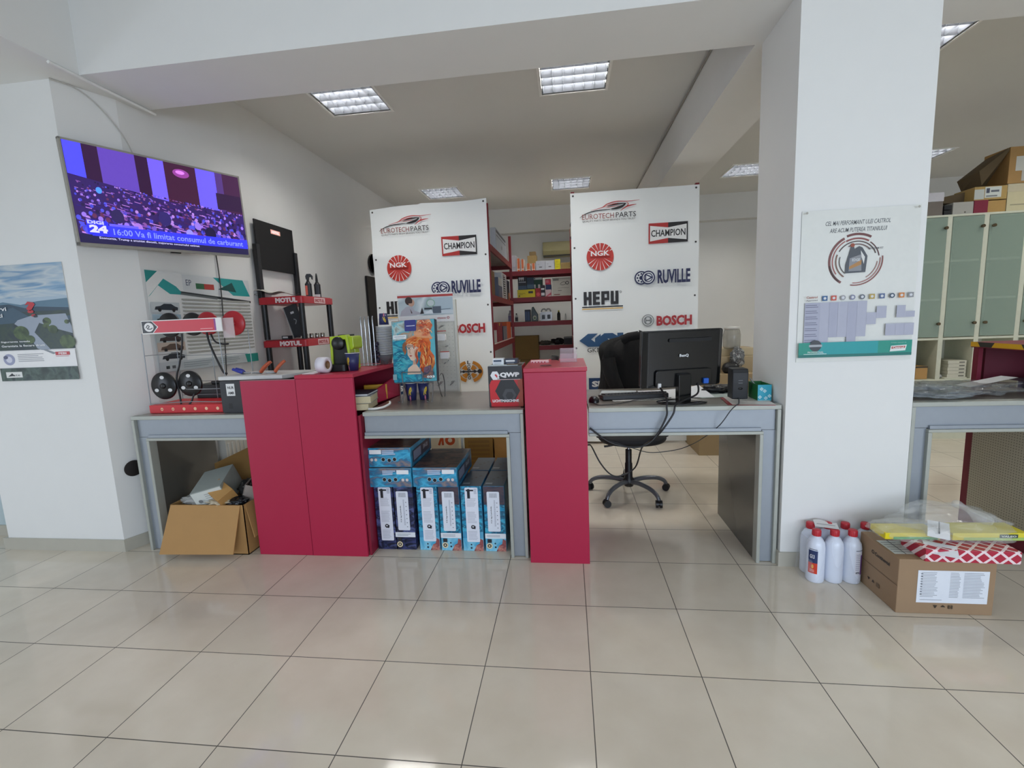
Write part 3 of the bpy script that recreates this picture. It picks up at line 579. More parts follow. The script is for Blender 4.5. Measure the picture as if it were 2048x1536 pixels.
def d_oil(A, W, H):
    A.rect(0, 0, W, H, 'dfe0da'); ox, oz = -1.170, -1.195
    c = lambda X, Zc: (X+ox, Zc+oz)
    for s_, y, w0, w1 in (('CEL MAI PERFORMANT ULEI CASTROL', 1.905, 1.285, 1.597), ('ARE ACUM PUTEREA TITANIULUI', 1.868, 1.308, 1.580)):
        A.text(s_, w0+ox, y+oz, w1-w0, .022, '5c5e62', .01, skew=.15)
    cx, cy = 1.443+ox, 1.722+oz
    for r0, r1, a0, a1, col in ((.128, .140, 60, 112, '6e3f3c'), (.124, .136, 118, 238, '7a4a46'), (.112, .118, 120, 215, 'a0605a'), (.108, .113, 10, 55, '5a3030'), (.108, .116, 60, 118, '8c4a46'), (.095, .100, 20, 150, '4a3430'), (.124, .130, -100, 8, '8a5048'), (.113, .118, -96, 5, 'a8706a'), (.10, .104, -60, -5, '9a6a62'), (.096, .102, 160, 235, '7c5a4a'), (.080, .084, 165, 232, '4c4442'), (.080, .085, 40, 120, '6a4e4c'), (.128, .134, 190, 232, '3e2c28')):
        A.ring(cx, cy, r0, r1, col, a0, a1, n=40)
    A.poly([(cx-.052, cy-.064), (cx-.052, cy-.02), (cx-.038, cy+.035), (cx-.030, cy+.072), (cx-.016, cy+.078), (cx-.012, cy+.058), (cx+.010, cy+.072), (cx+.026, cy+.064), (cx+.052, cy+.02), (cx+.050, cy-.008), (cx+.046, cy-.062)], '4e5258')
    A.poly([(cx+.018, cy+.05), (cx+.040, cy+.016), (cx+.036, cy-.02), (cx+.022, cy+.02)], 'dcdcd8'); A.poly([(cx-.036, cy-.054), (cx-.034, cy+.012), (cx+.022, cy+.03), (cx+.026, cy-.054)], '8a8c90'); A.poly([(cx-.034, cy-.03), (cx+.024, cy+.002), (cx+.024, cy-.022), (cx-.034, cy-.045)], 'b08048')
    A.disc(cx-.023, cy+.078, .010, '9a4a30'); A.text('EDGE', cx-.022, cy-.004, .038, .014, 'd8dadc', .02); A.text('TITANIUM FST', cx+.05, cy+.052, .075, .010, '6a6a6e', .01)
    # approvals table
    X = [1.200, 1.277, 1.322, 1.365, 1.412, 1.458, 1.505, 1.552, 1.600, 1.648, 1.690]
    fill = [0b111111, 0b111111, 0b110110, 0b111110, 0b1111111, 0b111110, 0b011000, 0b110000, 0b000110, 0b110110, 0b010110]
    rows = 7; top = 1.512
    heads = ['2c5c8c', 'c24a34', '9a9a9e', '7a7e9a', '5c6470', 'b59a4a', '50648c', '30465c', 'c87a30', '8a8c90']
    for i in range(11):
        x0 = X[i]; x1 = (X+[1.735])[i+1]
        for r_ in range(rows):
            if i == 0 or (fill[i] >> (rows-1-r_)) & 1 or (i < 6 and r_ < 4 and not (i == 2 and r_ == 2)):
                A.rect(x0+ox, top-(r_+1)*.031+oz, x1+ox, top-r_*.031+oz, 'a6a8ba' if i in (0, 2, 4) else 'adafbf', False)
        for r_ in range(rows):
            if i == 0: A.rect(x0+.004+ox, top-r_*.031-.014+oz, x0+.060+ox, top-r_*.031-.011+oz, '62647a', r_ == 0); A.rect(x0+.004+ox, top-r_*.031-.024+oz, x0+.066+ox, top-r_*.031-.021+oz, '62647a', False)
        if i:
            hc = heads[i-1]; xm = (x0+x1)/2-.002
            (A.disc if i in (3, 4, 5, 8) else lambda u, v, r, c_: A.rect(u-r, v-r, u+r, v+r, c_))(xm+ox, 1.533+oz, .013, hc); A.disc(xm+ox, 1.533+oz, .007, 'd4d6da')
    A.text('Castrol', 1.203+ox, 1.535+oz, .055, .012, 'a05a4a', .02); A.text('Approved', 1.203+ox, 1.519+oz, .055, .010, '5a5c60', .01)
    A.rect(.004, .025, W-.006, .105, '16907e'); A.rect(.10, .025, W-.17, .105, '189a9e'); A.rect(.004, .025, W-.006, .040, '0f6f68')
    A.disc(.088, .088, .030, '3a3e44'); A.rect(.055, .082, .121, .094, 'a8adb2'); A.rect(.03, .042, .145, .045, 'cfe4e0'); A.text('PROFESSIONAL', .05, .048, .08, .010, 'e6f0ee')
    A.poly([(.455, .046), (.530, .050), (.536, .080), (.460, .076)], 'dfe6e2'); A.poly([(.462, .060), (.526, .062), (.530, .074), (.464, .072)], 'b04038'); A.text('Castrol', .468, .062, .054, .010, 'f0f0ee', .02); A.text("IT'S MORE THAN JUST OIL", .458, .088, .075, .007, 'a8d4c8')
    A.disc(.016, H-.012, .006, 'a8a49a'); A.disc(W-.022, H-.014, .006, 'a8a49a')
poster('oil_chart_poster', 'white motor oil poster with a table and teal strip on the right pillar', (1.172, 0, 0), (1.740, 0, 0), 1.185, 1.975, d_oil, 'poster', .004, 'd2d6d6')

# ================================================================ CARTONS UNDER THE MIDDLE DESK
seaA = MR('carton_print_sea', ['14283c', '1b6d96', '2f9cc4', '22506e', '5a4a4c'], 3.2, (1, 1, 2), .3, lo=.25, hi=.75)
seaB = MR('carton_print_light', ['3f9ecb', '78c2de', '2a86b6', '9a6a60', 'c0a49a'], 3.4, (1, 1, 1.2), .3, lo=.25, hi=.8)
seaD = MR('carton_print_night', ['1c2240', '3c4478', '14182a', '5a6498', '22323e'], 10, (1, 1, 2), .3, lo=.25, hi=.75)
brn = MR('carton_print_dusk', ['2b4450', '7a5c4c', '3a3034', '8a6450', '23424e'], 7, (1, 2, 1), .3, lo=.25, hi=.75)
CW, CD, CH = .135, .30, .438
MID = MR('carton_print_mid', ['1c7fa8', '2b9cc4', '22506e', '48b4d4', '1a6a90'], 11, (1, 1, 2.4), .3)
def round_label(A, u, v, r, c='e8d6b0'):
    A.disc(u, v, r, c, n=18); A.disc(u, v, r*.62, '2a2c34', n=16); A.disc(u, v, r*.3, c, n=10)
def carton_print(t, kind, night):
    A = Art(.3); W, H = CW, CH
    if not night:
        if kind == 'bar': A.rect(.001, H*.72, W-.001, H-.001, MR('carton_print_top', ['3a3a50', '55434a', '2a3448', '6a5450'], 9, (1, 1, 2), .3)); A.rect(.001, H*.24, W-.001, H*.72, MR('carton_print_mid', ['1c7fa8', '2b9cc4', '22506e', '48b4d4', '1a6a90'], 11, (1, 1, 2.4), .3))
        else: A.rect(.001, H*.30, W-.001, H-.001, MID)
        A.rect(.001, .001, W-.001, H*.2, MR('carton_print_foot', ['6fbfe0', '8fd0e8', '4aa8d0', 'a8dcf0'], 10, (1, 1, 1), .3)); A.poly([(W*.52, .001), (W-.001, .001), (W-.001, .075), (W*.85, .085), (W*.8, .05), (W*.66, .04)], MR('carton_print_coral', ['b4655c', '8a4a50', 'c98a7c', '7a3c48'], 22, (1, 1, 1), .3))
    if kind == 'spec':
        A.rrect(.028, .062, W-.022, H-.008, 'e6e9f4', .008); A.lines(.038, .30, W-.034, .36, 8, 'b9bcc8'); A.lines(.038, .19, W-.034, .27, 9, 'b9bcc8'); A.lines(.038, .075, W-.034, .14, 7, 'b9bcc8')
        A.rect(.036, H-.032, .085, H-.022, '22242c'); A.rect(.044, H-.080, .062, H-.032, '22242c'); A.disc(.053, H-.028, .011, '22242c'); A.lines(.088, H-.05, W-.026, H-.014, 5, '8c90a0')
        A.disc(.072, .165, .014, '2b2d34', n=7); A.poly([(.078, .172), (.090, .170), (.086, .150), (.078, .152)], '2b2d34'); A.disc(.072, .167, .005, 'e6e9f4')
        A.disc(.055, .045, .005, '1c2c40'); A.disc(.055, .022, .006, '1c2c40')
    else:
        A.rrect(.022, .135, W-.032, H-.035, 'e2e6f0', .008)
        for i in range(9): A.rect(.040+i*.0055, H-.075, .0425+i*.0055, H-.045, '8a8e98', i == 0)
        A.text('7.5 kg Lambda', .052, .190, .115, .009, '22242c', .02, ang=math.pi/2)
        for i in range(7): A.disc(.086, .16+i*.028, .0035, '7a7e8a', n=8, raise_=(i == 0))
        A.lines(.066, .17, .076, H-.09, 26, 'b4b8c4', duty=.6); A.rect(.0, .088, W, .122, 'e6eaf0'); A.lines(.012, .096, W-.03, .114, 2, '8a8e98')
        round_label(A, .026, .038, .020); A.rect(.014, .060, .042, .084, '2a2c34'); A.disc(.064, .055, .005, '16283a'); A.disc(.066, .030, .006, '16283a')
    A.build('label', t, (0, -.0005, 0), local=True)
def carton(kind, fm_, loc, label, grp):
    t = thing('printed_carton', label, 'carton', loc, 0, grp)
    q = MB(); q.box(0, CW, 0, CD, 0, CH, fm_); q.build('box', t, bevel=.0015); carton_print(t, kind, fm_ is seaD)
    q = MB(); q.box(.0015, CW-.0015, .0015, CD-.0015, CH, CH+.0012, M('2f4656', rough=.3)); q.build('top_flap', t)
    A = Art(.3); A.disc(.05, .13, .009, '101418'); A.disc(.075, .16, .009, '101418'); A.disc(.10, .19, .009, '101418'); A.rect(.01, .03, .055, .06, '8a96a0'); A.build('top_print', t, (0, 0, CH+.0012), (1, 0, 0), (0, 1, 0), local=True)
    return t
G = 'upright blue cartons under the middle desk'
xs = [-1.372, -1.222, -1.060, -.914, -.768, -.620]; kinds = ['spec', 'bar']*3; mats_ = [seaD, seaD, seaB, seaB, seaB, seaB]
pos = ['dark blue upright carton with a tall white label, leftmost of the front row', 'second upright carton from the left, dark blue with a barcode label', 'third upright carton from the left, light blue with a tall white label',
       'fourth upright carton from the left, light blue with a barcode label', 'fifth upright carton from the left, light blue with a tall white label', 'rightmost front upright carton with a barcode label']
protos = {}
for i in range(6):
    k = (kinds[i], mats_[i].name); X = xs[i]+(.004 if i == 0 else 0)
    if k not in protos: protos[k] = carton(kinds[i], mats_[i], (X+.02 if i == 0 else X, .10, 0), pos[i], G)
    else: copy_tree(protos[k], loc=(X, .10, 0), label=pos[i], group=G)
src = protos[('bar', seaB.name)]
for X, lb in ((-.768, 'upright carton in the second row behind, left of the two rear tops seen'), (-.620, 'upright carton in the second row behind, nearest the grey desk leg')):
    copy_tree(src, loc=(X, .415, 0), label=lb, group='second row of blue cartons')
# flat cartons lying on top
def flat_carton(loc, label, flip):
    t = thing('flat_carton', label, 'carton', loc, 0, 'flat blue cartons lying on the upright ones'); W, D, H = .292, .44, .130
    q = MB(); q.box(0, W, 0, D, 0, H-.002, seaA); q.build('box', t, bevel=.002)
    q = MB(); q.box(.002, W-.002, .002, D-.002, H-.002, H-.0004, brn); q.build('top_flap', t)
    A = Art(.3); m = (lambda u: W-u) if flip else (lambda u: u); bl = MR('carton_print_water', ['1f86b4', '46b0d6', '2a6c94', '8c7c78', '1e5a86'], 7, (1, 1, 3), .3, lo=.3, hi=.75)
    A.rrect(.004, .004, W-.004, H-.004, bl, .008)
    for u in (.11, .145, .185): A.disc(m(u), .052 if u != .145 else .046, .014, 'b8c4cc', n=18); A.disc(m(u), .052 if u != .145 else .046, .0115, '14181e', n=18)
    for u in (.235, .262): A.disc(m(u), .050, .010, 'd8ccc8', n=12)
    A.rrect(*sorted((m(.195), m(.275)))[:1], .088, sorted((m(.195), m(.275)))[1], .116, 'eceef2', .003); A.lines(min(m(.10), m(.19)), .082, max(m(.10), m(.19)), .115, 3, 'b8c8e0', duty=.7)
    A.build('front_print', t, (0, -.0005, 0), local=True)
    A = Art(.3); A.rect(.03, .02, .40, .10, '3a3c50'); A.rect(.05, .03, .2, .09, '8a90a8'); A.text('5W-30', .25, .05, .10, .03, 'c8ccd8', .02); A.build('side_print', t, (W+.0005, 0, 0), (0, 1, 0), (0, 0, 1), local=True)
    return t
flat_carton((-1.368, .075, .4395), 'lower of the two flat blue cartons stacked at the left under the middle desk', False)
flat_carton((-1.366, .085, .5705), 'top flat blue carton of the left stack under the middle desk', True)
flat_carton((-1.070, .08, .4395), 'single flat blue carton lying right of the two stacked flat ones', False)
x = MB(); x.add([(-1.373, .068, .06), (-1.372, .066, .60), (-1.355, .062, .66), (-1.352, .064, .66), (-1.369, .068, .60), (-1.370, .070, .06)], [(0, 1, 4, 5), (1, 2, 3, 4)], M('c5c7c4', rough=.3)); 

# white carton, brown box and flap further back, seen under the desk
def brown_box(name, label, loc, sz, rz=0, col='a5793f', tape=True, cat='cardboard box', group=None, mark=None):
    t = thing(name, label, cat, loc, rz, group); W, D, H = sz; m = M(col, rough=.75, var=.06, scale=9)
    q = MB(); q.box(-W/2, W/2, -D/2, D/2, 0, H, m); q.build('body', t, bevel=.002)
    if tape:
        q = MB(); q.box(-W/2-.001, W/2+.001, -.025, .025, H, H+.0012, M('8d6a3c', rough=.3)); q.box(-W/2-.001, -W/2, -.025, .025, H-.05, H+.001, M('8d6a3c', rough=.3)); q.build('tape', t)
    if mark: A = Art(.6); mark(A, W, H); A.build('print', t, (-W/2, -D/2-.0005, 0), local=True)
    return t
brown_box('white_box', 'white box with orange lettering on the floor behind the middle desk', (-1.19, 1.45, 0), (.26, .3, .55), 0, 'e6ddc0', False, mark=lambda A, W, H: (A.ring(.180, H-.125, .020, .046, 'c8501c'), A.stroke([(.075, H-.17), (.105, H-.09)], .02, 'c8501c', curve=False), A.stroke([(.110, H-.09), (.112, H-.17)], .02, 'c8501c', curve=False)))
brown_box('cardboard_box', 'ribbed brown cardboard box on the floor behind the middle desk', (-.905, 1.55, .0), (.26, .3, .47), .04, '9a7434', True, mark=lambda A, W, H: ([A.rect(.03, .05+i*.04, W-.03, .075+i*.04, '8a662c', i == 0) for i in range(9)]))
q = MB(); t = thing('open_cardboard_box', 'open tan cardboard box with a raised flap behind the middle desk, beside its leg', 'cardboard box', (-.62, 1.55, 0))
m = M('c09252', rough=.75, var=.05); q.box(-.14, .14, -.14, -.135, 0, .40, m); q.box(-.14, .14, .135, .14, 0, .40, m); q.box(-.14, -.135, -.14, .14, 0, .40, m); q.box(.135, .14, -.14, .14, 0, .40, m); q.box(-.14, .14, -.14, .14, 0, .005, m); q.build('body', t)
q = MB(); q.add([(-.14, -.14, .40), (.14, -.14, .40), (.13, -.22, .52), (-.16, -.20, .50), (-.14, -.136, .40), (.14, -.136, .40), (.13, -.216, .523), (-.16, -.196, .503)], [(0, 1, 2, 3), (7, 6, 5, 4), (0, 3, 7, 4), (3, 2, 6, 7), (2, 1, 5, 6)], m); q.build('flap', t)

# ================================================================ OPEN CARTON UNDER THE LEFT DESK
t = thing('open_carton', 'large open cardboard box with splayed flaps under the left desk, full of parcels', 'cardboard box', (-2.47, .2, 0))
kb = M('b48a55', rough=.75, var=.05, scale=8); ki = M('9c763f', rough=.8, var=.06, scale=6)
x0, x1, y0, y1, H = -2.74, -2.205, -.012, .40, .345
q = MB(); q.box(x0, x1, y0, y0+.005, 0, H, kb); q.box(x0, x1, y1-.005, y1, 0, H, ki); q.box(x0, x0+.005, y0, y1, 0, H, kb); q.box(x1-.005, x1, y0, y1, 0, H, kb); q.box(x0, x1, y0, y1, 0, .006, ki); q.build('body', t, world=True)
def flap(nm, a, b, c, d, m_):
    n = (Vector(b)-Vector(a)).cross(Vector(d)-Vector(a)).normalized()*.005; P = [Vector(p) for p in (a, b, c, d)]; q = MB()
    q.add(P+[p+n for p in P], [(0, 1, 2, 3), (7, 6, 5, 4), (0, 4, 5, 1), (1, 5, 6, 2), (2, 6, 7, 3), (3, 7, 4, 0)], m_); q.build(nm, t, world=True)
flap('front_flap', (x0+.01, y0-.004, H), (x1-.02, y0-.004, H), (x1-.045, y0-.085, .045), (x0-.025, y0-.105, .045), kb)
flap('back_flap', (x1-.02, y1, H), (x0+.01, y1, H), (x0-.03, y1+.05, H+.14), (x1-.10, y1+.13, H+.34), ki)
flap('right_flap', (x1, y0+.02, H), (x1, y1-.01, H), (x1+.055, y1-.02, .12), (x1+.05, y0+.01, .12), kb)
def loose_box(name, label, c, sz, rot, m_, draw=None, cat='box', group=None):
    t = thing(name, label, cat, c, 0, group); R = Matrix.Rotation(rot[2], 4, 'Z') @ Matrix.Rotation(rot[1], 4, 'Y') @ Matrix.Rotation(rot[0], 4, 'X')
    W, D, H = sz; q = MB(); q.T = R; q.box(-W/2, W/2, -D/2, D/2, -H/2, H/2, m_); q.build('body', t, bevel=.003)
    if draw:
        A = Art(.5); draw(A, W, H); A.b.v = [R @ Vector((p.x-W/2, -D/2-.0006-p.z, p.y-H/2)) for p in A.b.v]; A.b.build('print', t)
    return t
loose_box('white_parcel_box', 'white and grey printed box lying tilted in the open carton', (-2.50, .14, .405), (.20, .26, .17), (.30, -.22, .25), M('9aa19c', rough=.5), lambda A, W, H: (A.rect(.005, .005, W-.005, H-.005, 'd6dcd8'), A.disc(.04, H*.55, .014, '7a7e80'), A.disc(.07, H*.25, .014, '7a7e80'), A.lines(.08, H*.4, W*.75, H*.85, 5, 'a9adad'), A.lines(.10, H*.1, W*.9, H*.3, 3, 'a9adad')))
loose_box('small_brown_box', 'small brown box with black lettering on top of the parcels in the open carton', (-2.40, .05, .405), (.16, .11, .085), (.55, .32, -.42), M('b98d52', rough=.7), lambda A, W, H: (A.text('AVA', .025, .045, .045, .02, '221e1a', .03), A.text('AVA', .095, .025, .045, .02, '221e1a', .03)))
def blob(name, label, cat, c, r, m_, seed=0, amp=.18, group=None, nu=36, nv=20, freq=3.0, parent=None, flat=0.):
    from mathutils import noise
    q = MB(); off = Vector((seed*3.1, seed*1.7, seed))
    def fn(a, b):
        th, ph = a*2*math.pi, (b-.5)*math.pi; d = Vector((math.cos(ph)*math.cos(th), math.cos(ph)*math.sin(th), math.sin(ph)))
        k = 1+amp*noise.noise(d*freq+off)+amp*.5*noise.noise(d*freq*2.7+off)
        z = d.z*r[2]*k
        return (c[0]+d.x*r[0]*k, c[1]+d.y*r[1]*k, c[2]+(max(z, -r[2]*flat) if flat else z))
    q.grid(fn, nu, nv, m_); o = q.build(name, parent, world=parent is not None)
    return tag(o, label, cat, group) if label else o
BAG = M('c9ccca', rough=.16, alpha=.42, var=.05, coat=.3); BAGD = M('8e9396', rough=.18, alpha=.6, var=.08)
blob('plastic_bag', 'crumpled clear plastic bag hanging over the front of the open carton', 'plastic bag', (-2.56, .045, .362), (.13, .045, .035), BAG, 2, .35)
blob('plastic_bag', 'small crumpled bag with tan paper spilling over the carton edge', 'plastic bag', (-2.405, .035, .352), (.085, .045, .026), M('b9ab90', rough=.35), 5, .5)
t = thing('grey_pouch', 'open grey cardboard pouch standing in the right side of the open carton', 'pouch', (-2.265, .17, .35)); q = MB(); m = M('a0968c', rough=.6)
q.T = Matrix.Rotation(.35, 4, 'Y') @ Matrix.Rotation(.3, 4, 'Z')
for b_ in ((-.05, -.045, -.06, .06), (.045, .05, -.06, .06), (-.05, .05, -.06, -.055), (-.05, .05, .055, .06)): q.box(*b_, -.06, .09, m)
q.box(-.05, .05, -.06, .06, -.06, -.055, m); q.build('body', t)
blob('dark_parts_bag', 'dark bag of parts lying behind the small brown box in the carton', 'plastic bag', (-2.30, .22, .39), (.075, .10, .06), M('2c2d2c', rough=.3), 8, .3)
blob('dark_parts_bag', 'black glossy bag at the front right inside the open carton', 'plastic bag', (-2.30, .06, .345), (.07, .05, .03), M('1c1e22', rough=.2), 9, .3)
blob('parcel_filling', 'heap of grey packets filling the inside of the open carton', 'packets', (-2.475, .19, .20), (.235, .175, .14), M('6f6a62', rough=.5), 11, .06)
# ================================================================ BELT DISPLAY ON THE LEFT DESK
DT = .9465
BLK = M('17171a', rough=.4); CHR = M('b9bcc0', rough=.2, metal=.9, var=.02); WHT = M('e9e8e4', rough=.45)
t = thing('belt_display', 'wire belt display with a red and black header sign and red base', 'display stand', (-2.61, .26, DT))
q = MB(); q.box(-2.915, -2.318, .118, .40, DT, DT+.055, M('d21a24', rough=.35)); q.build('base_tray', t, world=True, bevel=.002)
for i in range(6):
    A = Art(.4); u = .095+i*.083
    A.disc(u, .027, .011, 'f6c8a0', n=16)
    if i < 2: A.rect(u-.008, .024, u+.008, .029, 'c23a2c')
    A.build('size_dot', t, (-2.915, .118, DT), (1, 0, 0), (0, 0, 1))
t0 = Matrix.Translation((0, .12, 0)); q = MB(); q.box(-2.884, -2.298, .118, .124, 1.484, 1.574, WHT); q.build('header_sign', t, world=True, bevel=.001)
A = Art(.3); A.rect(.006, .008, .575, .084, 'cf2035'); A.poly([(.006, .008), (.085, .008), (.125, .046), (.085, .084), (.006, .084)], 'f0eeee'); A.poly([(.006, .008), (.080, .008), (.117, .046), (.080, .084), (.006, .084)], '191a1e')
A.disc(.056, .046, .035, 'ece9e6', rv=.030); A.stroke([(.034, .040), (.048, .058), (.060, .050), (.044, .036), (.070, .034), (.082, .042)], .006, '2a2a2e'); A.rect(.43, .020, .52, .024, 'f0a4a8'); A.rect(.532, .008, .545, .084, '8a2a86'); A.rect(.545, .004, .586, .088, 'ece9e6')
A.build('header_print', t, (-2.884, .118, 1.484))
q = MB(); m = M('8f9599', rough=.3, metal=.5)
for p in ([(-2.905, .122, DT+.05), (-2.895, .122, 1.49)], [(-2.318, .122, DT+.05), (-2.335, .122, 1.49)], [(-2.905, .39, DT+.05), (-2.895, .39, 1.49)], [(-2.318, .39, DT+.05), (-2.32, .39, 1.49)], [(-2.62, .39, DT+.05), (-2.62, .39, 1.52)]): q.tube(p, .0028, m, smooth_path=False)
for z in (1.03, 1.13, 1.32, 1.50): q.tube([(-2.905, .39, z), (-2.345, .39, z)], .0024, m, smooth_path=False)
q.tube([(-2.90, .122, 1.34), (-2.89, .39, 1.34)], .002, m, smooth_path=False); q.tube([(-2.62, .12, 1.11), (-2.60, .13, 1.105), (-2.36, .14, 1.105), (-2.345, .30, 1.105)], .003, m)
q.tube([(-2.91, .12, 1.01), (-2.62, .13, 1.02), (-2.345, .12, 1.018), (-2.345, .3, 1.02)], .003, m); q.build('wire_frame', t, world=True)
q = MB(); m = M('d8c8c8', rough=.1, alpha=.4); q.box(-2.305, -2.225, .13, .134, 1.44, 1.57, m); q.build('clear_side_guard', t, world=True)
def disc(nm, x, z, r, y, col, holes):
    q = MB(); m = M(col, rough=.3); q.T = Matrix.Translation((x, y, z)); n = 30
    q.lathe([(.0001, -.009), (r-.004, -.009), (r, -.004), (r, .006), (r-.012, .010), (.0001, .004)], m, n=n, axis='y')
    q.lathe([(.0001, -.018), (.018, -.018), (.020, -.009)], m, n=14, axis='y'); o = q.build(nm, t, world=True)
    if holes:
        A = Art(.5)
        for k in range(3): th = math.radians(90+120*k); A.disc(r*.62*math.cos(th), r*.62*math.sin(th), .016, 'dedddc', n=14, raise_=(k == 0), rv=.012)
        A.disc(0, .006, .007, 'dedddc', n=10); A.build('hole', o, (x, y-.0187 if False else y-.0095, z), (1, 0, 0), (0, 0, 1))
    return o
disc('pulley_disc', -2.815, 1.130, .094, .155, '141416', True); disc('pulley_disc', -2.625, 1.140, .088, .165, '141416', True)
disc('pulley_disc', -2.75, 1.54, .083, .20, '141416', False); disc('pulley_disc', -2.585, 1.54, .078, .21, '161617', False); disc('pulley_disc', -2.465, 1.54, .078, .20, 'a8202a', False); disc('pulley_disc', -2.30, 1.535, .083, .23, 'b0222c', False)
for P, w_ in (([(-2.66, .19, 1.48), (-2.665, .185, 1.40), (-2.70, .18, 1.27), (-2.73, .175, 1.18), (-2.72, .17, 1.05), (-2.70, .15, 1.0)], .006), ([(-2.44, .15, 1.48), (-2.42, .14, 1.40), (-2.36, .13, 1.26), (-2.335, .13, 1.21), (-2.315, .13, 1.205)], .007), ([(-2.42, .16, 1.47), (-2.39, .15, 1.42), (-2.34, .15, 1.40), (-2.30, .16, 1.40)], .006), ([(-2.60, .16, 1.07), (-2.62, .15, 1.02), (-2.63, .14, 1.0)], .006)):
    q = MB(); q.tube(P, w_, BLK); q.build('belt_sample', t, world=True)
# black printer behind, black device with a grey board on top
t = thing('receipt_printer', 'small black printer behind the belt display on the left desk', 'printer', (-2.62, .52, DT)); q = MB(); m = M('1b1b1d', rough=.35)
q.rbox(-2.83, -2.49, .43, .60, DT, DT+.15, m, r=.02); q.build('body', t, world=True, bevel=.003); q = MB(); q.box(-2.72, -2.54, .46, .58, DT+.15, DT+.172, BLK); q.build('lid', t, world=True, bevel=.004)
q = MB(); q.lathe([(.0001, 0), (.008, 0), (.008, -.002)], M('6a6a6c', rough=.3), c=(-2.53, .43, DT+.10), axis='y'); q.build('button', t, world=True)
x = MB(); x.tube([(-2.485, .50, DT+.08), (-2.42, .46, DT+.06), (-2.37, .48, DT+.02), (-2.36, .44, DT+.09), (-2.40, .42, DT+.12), (-2.36, .40, DT+.05)], .005, BLK)
tag(x.build('printer_cable'), 'black cable curling between the small printer and the black device', 'cable')
t = thing('black_device', 'black appliance with a white label behind the leftmost red counter panel', 'appliance', (-2.1, .3, DT)); m = M('26272b', rough=.4)
q = MB(); q.rbox(-2.335, -1.87, .075, .42, DT, DT+.215, m, r=.014, axis='y'); q.build('body', t, world=True, bevel=.003)
A = Art(.4); A.rect(.045, .115, .105, .195, 'e6e6e4'); A.text('NUR', .055, .16, .045, .018, '26272b', .03); A.text('AMR', .055, .125, .045, .018, '26272b', .03); A.build('label', t, (-2.335, .075, DT)); A = Art(.4); A.rect(.05, .03, .075, .065, '101012'); A.build('socket', t, (-2.335, .075, DT))
x = MB(); x.prism([(-2.335, .08), (-1.90, .08), (-1.80, .26), (-1.78, .38), (-2.32, .42)], DT+.217, DT+.243, M('c4c5c2', rough=.4)); x.box(-2.34, -1.89, .076, .080, DT+.219, DT+.241, M('d6d6d2', rough=.4))
tag(x.build('grey_board', bevel=.002), 'light grey board lying across the black appliance', 'board')
def pliers(label, x0, y0, z, rz, col, colb=None, up=.03):
    t = thing('pliers', label, 'pliers', (x0, y0, z), rz, 'pliers on the grey board'); hm = M(col, rough=.4)
    for s_ in (-1, 1):
        q = MB(); q.tube([(0, s_*.006, .012), (.02, s_*.018, .018+up*.4), (.045, s_*.016, .022+up*.8), (.065, s_*.014, .026+up)], lambda a: .0115-.002*a, hm, n=8); q.build('handle', t)
    q = MB(); q.tube([(.005, 0, .010), (-.02, 0, .009), (-.055, 0, .008)], lambda a: .010-.006*a, M('a8aaac', rough=.3, metal=.8), n=8); q.build('jaws', t); return t
pliers('pliers with upright orange handles nearest the middle of the grey board', -2.12, .20, DT+.243, .35, 'b8502c', up=.05)
pliers('pliers with orange handles at the right end of the grey board', -2.01, .19, DT+.243, .5, 'c05a34', up=.055)
pliers('blue handled pliers pointing left at the end of the grey board', -2.25, .20, DT+.243, math.pi-.05, '2c3aa0', up=.01)

# ================================================================ OIL RACK IN THE CORNER
t = thing('oil_rack', 'black and red plastic shelving rack with white lettering against the left wall', 'shelving rack', (-2.66, 1.6, 0))
rb = M('b3202c', rough=.35); X0, X1, Y0, Y1 = -2.885, -2.445, 1.335, 1.905
for z in (1.785, 1.39, 1.0, .60, .2):
    q = MB(); q.rbox(X0, X1, Y0, Y1, z-.072, z-.01, rb, r=.03); q.rbox(X0+.012, X1-.012, Y0+.012, Y1-.012, z-.012, z-.004, M('8e1a24', rough=.4), r=.03)
    sh = q.build('shelf', t, world=True, bevel=.004)
    A = Art(.4); A.text('MOTUL', .175, .010, .215, .046, 'ecd8d8', .07); A.build('lettering', sh, (X0, Y0, z-.072))
    A = Art(.4); A.rect(.20, .006, .40, .058, 'e6c8c8'); A.text('MOTUL', .215, .014, .17, .034, 'b04a50', .07); A.build('lettering', sh, (X1, Y0, z-.072), (0, 1, 0))
for px in (X0+.035, X1-.035):
    for py in (Y0+.035, Y1-.035):
        q = MB()
        for a, b_ in ((0, .13), (.2, .53), (.6, .93), (1.0, 1.32), (1.39, 1.715)): q.cyl((px, py, a), (px, py, b_), .026, BLK, n=14)
        q.build('post', t, world=True)
q = MB(); q.box(-2.90, -2.885, 1.415, 2.015, 2.05, 2.50, M('0d0d0f', rough=.6)); q.build('header_board', t, world=True, bevel=.003)
A = Art(.4, emit=.35); A.rect(.23, .355, .38, .395, 'e8a89c'); A.text('MOTUL', .245, .362, .12, .026, 'fff0ee', .08); A.build('header_lettering', t, (-2.885, 1.415, 2.05), (0, 1, 0))
for py in (1.375, 1.985):
    q = MB(); q.box(-2.905, -2.865, py, py+.05, 1.715, 2.27, BLK); q.build('header_support', t, world=True, bevel=.004)
def can(label, x0, y0, z):
    q = MB(); q.lathe([(.0001, 0), (.020, 0), (.021, .004), (.021, .040), (.018, .046), (.0001, .047)], M('a8a49e', rough=.18, metal=.9), c=(0, 0, 0)); return q
names = ['first of four small silver tins on the second rack shelf, leftmost', 'second of four small silver tins on the rack shelf', 'third of four small silver tins on the rack shelf', 'rightmost of four small silver tins on the rack shelf']
